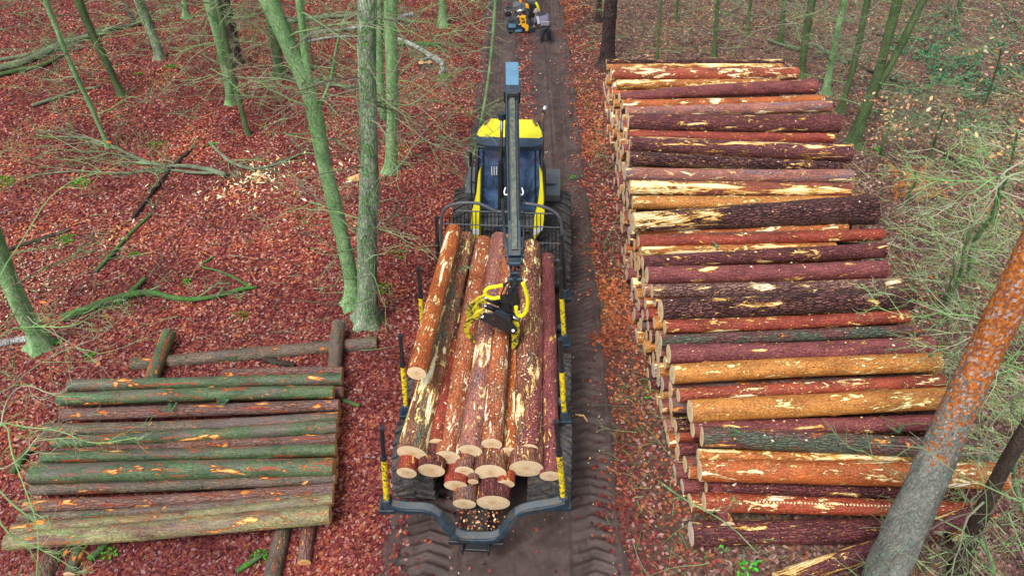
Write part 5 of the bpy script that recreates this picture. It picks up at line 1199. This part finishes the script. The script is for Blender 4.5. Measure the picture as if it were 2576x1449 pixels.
# torn shreds hanging on log ends and on the stacks
R=random.Random(5); mb=MB()
dgm=None
def on_logs(n, area, zf, szf, mb, R):
    for _ in range(n):
        px,py=R.uniform(*area[0]),R.uniform(*area[1]); z=zf(px,py); p=P(px,py,z); L=szf(R)
        mb.box(tuple(p),(L,L*R.uniform(.2,.6),.006),Matrix.Rotation(R.gauss(0,.6),3,'Z')@Matrix.Rotation(R.gauss(0,.5),3,'X')@Matrix.Rotation(R.gauss(0,.35),3,'Y'))
for i in range(900):
    y=R.uniform(165,1300); k=int(np.argmin([abs((r[0][1]+r[1][1])/2-y) for r in RL])); l,r_,rl,rr_,bk,dz,lab=RL[k]; t=R.random()
    px=lerp(l[0]+8,r_[0]-8,t); py=lerp(l[1],r_[1],t); z=ztop(l[1])+dz; p=P(px,py,z); rad=lerp(rl,rr_,t)/ppm(p); a=R.gauss(.0,.5)
    p=p+Vector((0,-math.sin(a)*rad,math.cos(a)*rad+.004)); L=R.uniform(.015,.06)
    sliver(mb,Matrix.Rotation(R.uniform(-.6,.6),3,'Z')@Matrix.Rotation(a+R.gauss(0,.2),3,'X'),p,L,L*R.uniform(.2,.7),R)
o=mb.obj('bark_flakes',CHIPW,None); setp(o,'bark flakes and wood shreds lying on the large stack logs','bark flakes',kind='stuff')
mb=MB()
dep=bpy.context.evaluated_depsgraph_get()
bpy.context.view_layer.update()
def drop(px,py,z0=3.2):
    """let a flake fall along the line of sight onto the load"""
    o=Vector((0,0,CAM_H)); d=(P(px,py,0)-o).normalized(); r=scene.ray_cast(bpy.context.evaluated_depsgraph_get(),o,d)
    return r
for i in range(1300):
    t=R.random(); px=lerp(R.uniform(1025,1400),R.uniform(1140,1385),t); py=lerp(1140,610,t)
    if i<200: px=R.gauss(1335+ -0*t,16); py=R.uniform(640,1130)
    ok,p,n,_,ob,_m=drop(px,py)
    if not ok or p.z<1.0 or ob is None or ob.name.split('.')[0] not in ('bark',): continue
    L=R.uniform(.012,.042); sliver(mb,n.to_track_quat('Z','Y').to_matrix()@Matrix.Rotation(R.uniform(0,3.1),3,'Z'),p+n*.005,L*1.3,L*R.uniform(.2,.7),R)
o=mb.obj('bark_flakes',CHIPW,None); setp(o,'bark flakes and wood shreds lying on the loaded logs','bark flakes',kind='stuff')
# litter caught in the bunk
mb=MB()
for i in range(110):
    px,py=R.gauss(1200,50),R.gauss(1325,22)
    if py>1352: continue
    p=LW(R.gauss(0,.22),R.uniform(-.05,.30),.80+R.uniform(0,.07)); L=R.uniform(.02,.07); sliver(mb,Matrix.Rotation(R.uniform(0,3),3,'Z')@Matrix.Rotation(R.gauss(0,.5),3,'Y'),p,L,L*.5,R)
o=mb.obj('bark_litter',flat_ramp('orange_shreds',[(.35,.12,.04),(.22,.06,.03),(.5,.25,.1),(.14,.05,.03),(.65,.45,.25),(.3,.1,.04)]),None); setp(o,'heap of orange bark shreds caught in the low middle of the rear bunk','bark litter',kind='stuff')

# ---------------------------------------------------------------- moss, plants, fern, sprigs
def moss_patch(mb,px,py,r,n,R,h=.08,z=0):
    c=P(px,py,z); c.z+=0 if z else gzf(c.x,c.y)
    for _ in range(n):
        a=R.uniform(0,6.28); q=r*math.sqrt(R.random()); p=c+Vector((q*math.cos(a)*1.3,q*math.sin(a),h*(1-(q/r)**2)*R.uniform(.6,1.1)+.01)); leafquad(mb,p,R,R.uniform(.015,.035))
R=random.Random(11); mb=MB()
for px,py,r,n in [(430,175,.18,120),(350,195,.16,80),(585,262,.2,150),(660,212,.1,40),(405,374,.25,120),(5,465,.35,260),(205,470,.25,140),(535,375,.15,60),(960,735,.22,110),(1000,650,.2,60),(910,815,.14,160),(955,812,.12,80),(1003,385,.2,60),(985,430,.2,120),(980,300,.1,30),(130,875,.18,90),(95,885,.12,50),(470,718,.12,50),(230,905,.12,40),(610,800,.15,40),(340,650,.12,60),(175,610,.2,120),(1115,200,.2,120),(1000,15,.2,80),(1120,70,.2,70),(280,1400,.15,90),(660,1410,.15,90),(770,560,.2,40),(2430,1035,.1,40),(2460,380,.3,80),(900,585,.15,30)]:
    moss_patch(mb,px,py,r,n,R)
o=mb.obj('moss',MOSSM,None); setp(o,'bright green moss cushions on stones, roots and sticks','moss',kind='stuff')
mb=MB()
for _ in range(5200):
    px,py=R.gauss(2400,110),R.gauss(180,85)
    if noise.noise(Vector((px*.012,py*.02,3)))<-.02: continue
    c=P(px,py,0); c.z=gzf(c.x,c.y)+R.uniform(.02,.22); leafquad(mb,c,R,R.uniform(.03,.07))
o=mb.obj('ground_cover',flat_ramp('ground_cover_green',[(.03,.16,.08),(.05,.22,.10),(.02,.11,.06),(.07,.22,.08),(.1,.2,.1)]),None); setp(o,'dark green bramble leaves covering the ground at the upper right','ground cover',kind='stuff')
mb=MB()
for i in range(2600):
    x=R.uniform(1.9,3.1) if i%2 else R.uniform(3,9); y=R.uniform(5.5,24)
    px=R.uniform(0,1); 
    if noise.noise(Vector((x*.8,y*.5,7)))<.05: continue
    p=Vector((x,y,gzf(x,y))); d=Vector((R.gauss(0,.5),R.gauss(0,.5),1)).normalized(); h=R.uniform(.08,.3); s=d.orthogonal().normalized()*.006
    i0=len(mb.v); mid=p+d*h*.6; tip=p+d*h+Vector((d.x,d.y,0))*h*.4; mb.v+=[tuple(p-s),tuple(p+s),tuple(mid+s),tuple(mid-s),tuple(tip)]; mb.f+=[(i0,i0+1,i0+2,i0+3),(i0+3,i0+2,i0+4)]; mb.m+=[0,0]
o=mb.obj('grass',flat_ramp('dry_grass',[(.22,.2,.09),(.14,.2,.06),(.3,.26,.14),(.10,.17,.05)]),None); setp(o,'sparse dry and green grass blades on the verge and behind the stack','grass',kind='stuff')
# loose sticks
def brush(name,n,area,label,L=(.3,1.2),r=(.004,.012),seed=0,mat=TWIG,zmax=.25):
    R=random.Random(seed); mb=MB()
    for _ in range(n):
        px,py=R.uniform(*area[0]),R.uniform(*area[1])
        p=P(px,py,0)
        if rxl(p.y)-.1<p.x<rxr(p.y)+.1: continue
        p.z=gzf(p.x,p.y)+R.uniform(.02,zmax); a=R.uniform(0,6.28); twigs(mb,R,p,Vector((math.cos(a),math.sin(a),R.gauss(0,.12))),R.uniform(*L),R.uniform(*r),1 if R.random()<.5 else 0,.12,.0,4,3,.003)
    o=mb.obj(name,mat,None); setp(o,label,'brushwood',kind='stuff')
brush('brushwood',620,((-60,1230),(-25,240)),'fine fallen twigs littering the far left forest floor',(.5,1.8),seed=1,zmax=.5)
brush('brushwood',260,((-60,1000),(240,900)),'scattered fallen twigs on the near left forest floor',(.3,1.2),seed=2,zmax=.08)
brush('brushwood',480,((1450,2600),(-25,160)),'fallen twigs behind the large stack',(.4,1.5),seed=3,zmax=.4)
brush('brushwood',450,((2150,2620),(200,1449)),'tangled twigs on the ground right of the large stack',(.4,1.3),seed=4,mat=TWIGB,zmax=.5)
brush('brushwood',120,((1500,1900),(900,1449)),'fallen twigs on the verge in front of the large stack',(.3,1.0),seed=5,zmax=.1)
def plantlet(px,py,n,s,label,z=0,mat=GLEAF,sp=.14,name='seedling'):
    R=random.Random(px); p=P(px,py,z); e=empty(name,p,0,label,'plant'); mb=MB(); st=MB()
    for k in range(n):
        d=Vector((R.gauss(0,sp),R.gauss(0,sp),R.uniform(.05,.28))); st.tube([(0,0,0),tuple(d*.6),tuple(d)],.004,4,caps=False)
        for _ in range(3): leafquad(mb,d*R.uniform(.6,1.05)+Vector((R.gauss(0,.02),R.gauss(0,.02),0)),R,s*R.uniform(.7,1.2))
    st.obj('stem',TWIG,e); mb.obj('leaves',mat,e,kind='stuff')
plantlet(1935,1378,10,.035,'bright green seedling in front of the lying dark purple log')
plantlet(1862,1430,14,.045,'largest bright green plant at the bottom edge right of the track')
plantlet(1650,1000,7,.03,'small green seedling at the foot of the large stack face')
plantlet(1785,1395,9,.03,'green seedling left of the front log end')
plantlet(1445,455,6,.035,'low green weed on the verge beside the forwarder front wheels')
plantlet(1020,560,9,.035,'dark green tuft left of the forwarder headboard',mat=NEEDLE,sp=.2)
plantlet(2420,1040,8,.035,'green tuft right of the tall pine')
plantlet(2202,386,10,.03,'round bright green tuft right of the stack',sp=.07)
def sprig(p,label,n=30,s=.22,rz=0):
    R=random.Random(int(p.x*100)); e=empty('fir_sprig',p,rz,label,'fir sprig'); mb=MB(); st=MB()
    for k in range(5):
        a=R.uniform(-1,1); q=Vector((math.cos(a),math.sin(a),.1))*s; st.tube([(0,0,0),tuple(q)],.004,4,caps=False)
        for i in range(n):
            t=R.random(); c=q*t; sd=Vector((-q.y,q.x,R.gauss(0,.05))).normalized()*R.choice((-1,1))*.035+q.normalized()*.02
            i0=len(mb.v); w_=q.normalized()*.004; mb.v+=[tuple(c-w_),tuple(c+w_),tuple(c+sd)]; mb.f.append((i0,i0+1,i0+2)); mb.m.append(0)
    st.obj('stem',TWIG,e); mb.obj('needles',NEEDLE,e,kind='stuff')
for px,py,z,lab in [(430,1036,.64,'fir sprig lying on the grey brown log of the left stack'),(575,1005,.66,'smaller fir sprig right of the other one on the left stack'),(1168,668,2.45,'fir sprig caught between the two left load logs'),(1885,518,1.62,'fir sprig on the ochre log in the back half of the large stack'),(1810,622,1.5,'fir sprig on the pale sunken log of the large stack'),(2260,1088,1.15,'fir sprig on the grey green log near the stack front'),(1862,1088,1.2,'fir sprig on the left part of the grey green log')]:
    sprig(P(px,py,z),lab,26,.2,rnd.uniform(0,6))
# dead fern
p=P(2290,470,0); e=empty('fern',p,0,'dead orange fern fronds right of the large stack','fern'); R=random.Random(3)
mb=MB()
for k in range(26):
    a=R.uniform(0,6.28); d=Vector((math.cos(a),math.sin(a),R.uniform(.2,1))); q=wander(R,(R.gauss(0,.25),R.gauss(0,.35),.05),d,R.uniform(.6,1.1),8,.12,.18)
    for i in range(8):
        sg=(q[i+1]-q[i]).normalized(); sd=sg.cross(Vector((0,0,1))).normalized()
        for s in (-1,1):
            for kk in range(3):
                c=q[i].lerp(q[i+1],kk/3); L=.14*(1-i/9); i0=len(mb.v); mb.v+=[tuple(c),tuple(c+sg*.02),tuple(c+sd*s*L+sg*.05+Vector((0,0,-.03)))]; mb.f.append((i0,i0+1,i0+2)); mb.m.append(0)
mb.obj('fronds',FERNM,e)

# ---------------------------------------------------------------- far harvester, its head and the man
HY=27.0
def hp(x,y,Y=HY): return PY(1212.8+.1039*x,.1039*y,Y)
hv=empty('harvester',(.3,34.5,0),0,"harvester on the far track, only its crane tip reaching into the picture",'harvester'); HI=Matrix.Translation((-.3,-34.5,0))
m=MB(); m.tube([hp(1200,-10,27.2),Vector((.35,28.4,2.6)),Vector((.4,30.5,4.2)),Vector((.3,34.5,2.6))],.13,10); wobj(m,'crane_boom',BLACK,hv,inv=HI)
m=MB(); m.box((0,1.5,1.6),(1.6,3.2,1.0)); wobj(MB(),'x',BLACK,hv,inv=HI) if False else None
m.obj('body',YELLOW,hv,bevel=.1)
m=MB(); m.box((0,.2,2.5),(1.4,1.4,1.5)); m.obj('cab',BLACK,hv,bevel=.1)
for x in (-1.1,1.1):
    for y in (-.3,2.8):
        o=link('wheel',TY,hv); o.location=(x,y,.66); link('rim',RM,o)
m=MB(); m.box((0,-3.2,.55),(2.5,.35,.5)); m.box((0,-1.6,.75),(.5,3.0,.3)); m.obj('front_blade',BLACK,hv,bevel=.03)
hh=empty('felling_attachment',(hp(900,600).x,HY,0),0,'yellow and dark blue harvester head lying on the track in front of the bending man','harvester head'); KI=Matrix.Translation((-hp(900,600).x,-HY,0))
def fpoly(mb,poly,Y0,Y1):
    n=len(poly); b=len(mb.v); a=[hp(x,y,Y0) for x,y in poly]
    mb.v+=[tuple(p) for p in a]+[tuple(p+Vector((0,Y1-Y0,0))) for p in a]
    mb.f.append(tuple(b+i for i in range(n))); mb.f.append(tuple(b+n+i for i in reversed(range(n)))); mb.m+=[0,0]
    for i in range(n): j=(i+1)%n; mb.f.append((b+i,b+n+i,b+n+j,b+j)); mb.m.append(0)
m=MB(); fpoly(m,[(600,620),(620,570),(820,560),(1100,700),(1250,660),(1250,800),(800,790),(640,800),(600,740)],26.9,27.5); wobj(m,'saw_box',STEEL,hh,inv=KI,bevel=.02)
m=MB(); fpoly(m,[(640,600),(820,600),(820,680),(640,680)],26.86,26.9); fpoly(m,[(800,745),(960,735),(960,775),(800,785)],26.86,26.9); wobj(m,'chrome_strip',BLUETOP,hh,inv=KI)
m=MB(); fpoly(m,[(900,430),(960,400),(1060,400),(1070,600),(1130,640),(1120,760),(1050,770),(1040,700),(960,660),(930,600)],26.8,26.88); yc=wobj(m,'cover',ORANGEY,hh,inv=KI,bevel=.012)
m=MB(); 
for q in ([(945,455),(1020,460),(1018,485),(945,480)],[(960,530),(1040,535),(1038,560),(960,555)],[(1000,480),(1020,480),(1020,530),(1000,530)]): fpoly(m,q,26.785,26.8)
wobj(m,'cover_slot',BLACK,yc,inv=KI)
for pts_ in ([(900,400),(850,420),(835,500),(850,580),(900,620),(930,590)],[(560,250),(545,330),(570,400),(620,420)],[(640,430),(700,400),(720,300)]):
    m=MB(); q=smooth_path([hp(*p_,26.9) for p_ in pts_],2); m.tube(q,.035,6); wobj(m,'delimbing_knife',CHROME,hh,inv=KI,smooth=True)
m=MB(); m.tube([hp(560,310,27.0),hp(700,290,27.0)],.17,16); 
for k in range(12):
    a=k*math.pi/6; c_=hp(630,300,27.0); m.box((c_.x,c_.y+.17*math.cos(a),c_.z+.17*math.sin(a)),(.14,.05,.05),Matrix.Rotation(a,3,'X'))
wobj(m,'feed_roller',BLACK,hh,inv=KI)
m=MB(); m.tube([hp(790,305,27),hp(1040,245,27)],.07,10); wobj(m,'cylinder_rod',CHROME,hh,inv=KI,smooth=True)
m=MB(); fpoly(m,[(740,170),(900,130),(1150,250),(1200,420),(1150,640),(1060,600),(1040,380),(950,330),(880,300)],27.05,27.5); fpoly(m,[(600,500),(760,470),(830,500),(830,570),(620,580)],27.05,27.4)
wobj(m,'frame',DGREY,hh,inv=KI,bevel=.03)
m=MB(); fpoly(m,[(1050,130),(1130,120),(1140,220),(1060,210)],26.95,27.1); fpoly(m,[(900,10),(950,0),(960,80),(910,90)],26.95,27.1); wobj(m,'bracket',ORANGEY,hh,inv=KI,bevel=.01)
m=MB()
for k in range(6): m.tube(smooth_path([hp(1050+40*k,-40,27.1),hp(1150+35*k,100,26.95),hp(1200+25*k,260,26.95),hp(1130+20*k,420,27.0)],2),.05,7)
wobj(m,'hose',BLACK,hh,inv=KI,smooth=True)
m=MB(); m.tube(smooth_path([hp(1300,70,26.85),hp(1345,160,26.82),hp(1385,280,26.85)],2),.045,7); wobj(m,'yellow_hose',YELLOW,hh,inv=KI,smooth=True)
# bending man
fy=P(1370,110,0).y; fb=P(1372,110,0); man=empty('person',fb,0,'man in a grey purple fleece and black trousers bending over the harvester head','person'); NI=Matrix.Translation(-fb)
def mp(px,py,dY=0): return NI@PY(px,py,fy+dY)
V_=[mp(1373,70,.0),mp(1371,60,.12),mp(1366,48,.32),mp(1361,41,.42),mp(1355,36,.50),mp(1350,43,.40),mp(1373,41,.42),mp(1348,54,.36),mp(1372,52,.5),mp(1346,64,.5),mp(1362,62,.72),
    mp(1367,74,0),mp(1379,73,0),mp(1364,91,-.03),mp(1381,90,.03),mp(1362,107,.0),mp(1383,105,.08),mp(1360,110,-.12),mp(1383,109,-.08)]
E_=[(0,1),(1,2),(2,3),(3,4),(3,5),(3,6),(5,7),(6,8),(7,9),(8,10),(0,11),(0,12),(11,13),(12,14),(13,15),(14,16),(15,17),(16,18)]
Rr_=[.16,.15,.17,.16,.07,.08,.08,.06,.06,.04,.04,.11,.11,.075,.075,.055,.055,.045,.045]
skin('body',V_,E_,Rr_,CL_D,man)
# fleece over the upper body
Vf=[mp(1372,64,.06),mp(1369,54,.22),mp(1364,45,.36),mp(1350,43,.40),mp(1374,41,.42),mp(1347,55,.36),mp(1373,52,.5),mp(1346,61,.46)]
skin('fleece',Vf,[(0,1),(1,2),(2,3),(2,4),(3,5),(4,6),(5,7)],[.19,.20,.19,.10,.10,.08,.08,.06],FLEECE,man)
m=MB(); a,b=mp(1352,42,.22),mp(1356,62,.08); m.tube([a,b],[.05,.06],8); c_=mp(1371,60,-.1); m.box(tuple(c_),(.30,.03,.17),Matrix.Rotation(.2,3,'X')); m.obj('fleece_stripe',FLEECEL,man,bevel=.01)
m=MB(); h_=mp(1349,31,.58); ball(m,h_,.105,(.85,1,1.1)); ball(m,h_+Vector((0,.10,-.02)),.02); ball(m,h_+Vector((-.09,0,0)),.025); ball(m,h_+Vector((.09,0,0)),.025); m.obj('head',SKINM,man,smooth=True)
m=MB(); ball(m,h_+Vector((0,-.012,.02)),.11,(.86,.98,1.05)); m.obj('hair',simple('grey_hair',(.3,.24,.22),.9),man,smooth=True)
m=MB()
for c_ in (mp(1345,66,.52),mp(1361,64,.75)):
    ball(m,c_,.042,(.9,.6,1.1))
    for k in range(4): m.tube([c_+Vector((-.03+.02*k,0,-.02)),c_+Vector((-.03+.02*k,.01,-.07)),c_+Vector((-.03+.02*k,.03,-.095))],[.011,.01,.008],5)
    m.tube([c_+Vector((.035,0,.0)),c_+Vector((.055,.01,-.03)),c_+Vector((.05,.03,-.05))],[.012,.011,.008],5)
m.obj('hand',SKINM,man,smooth=True)
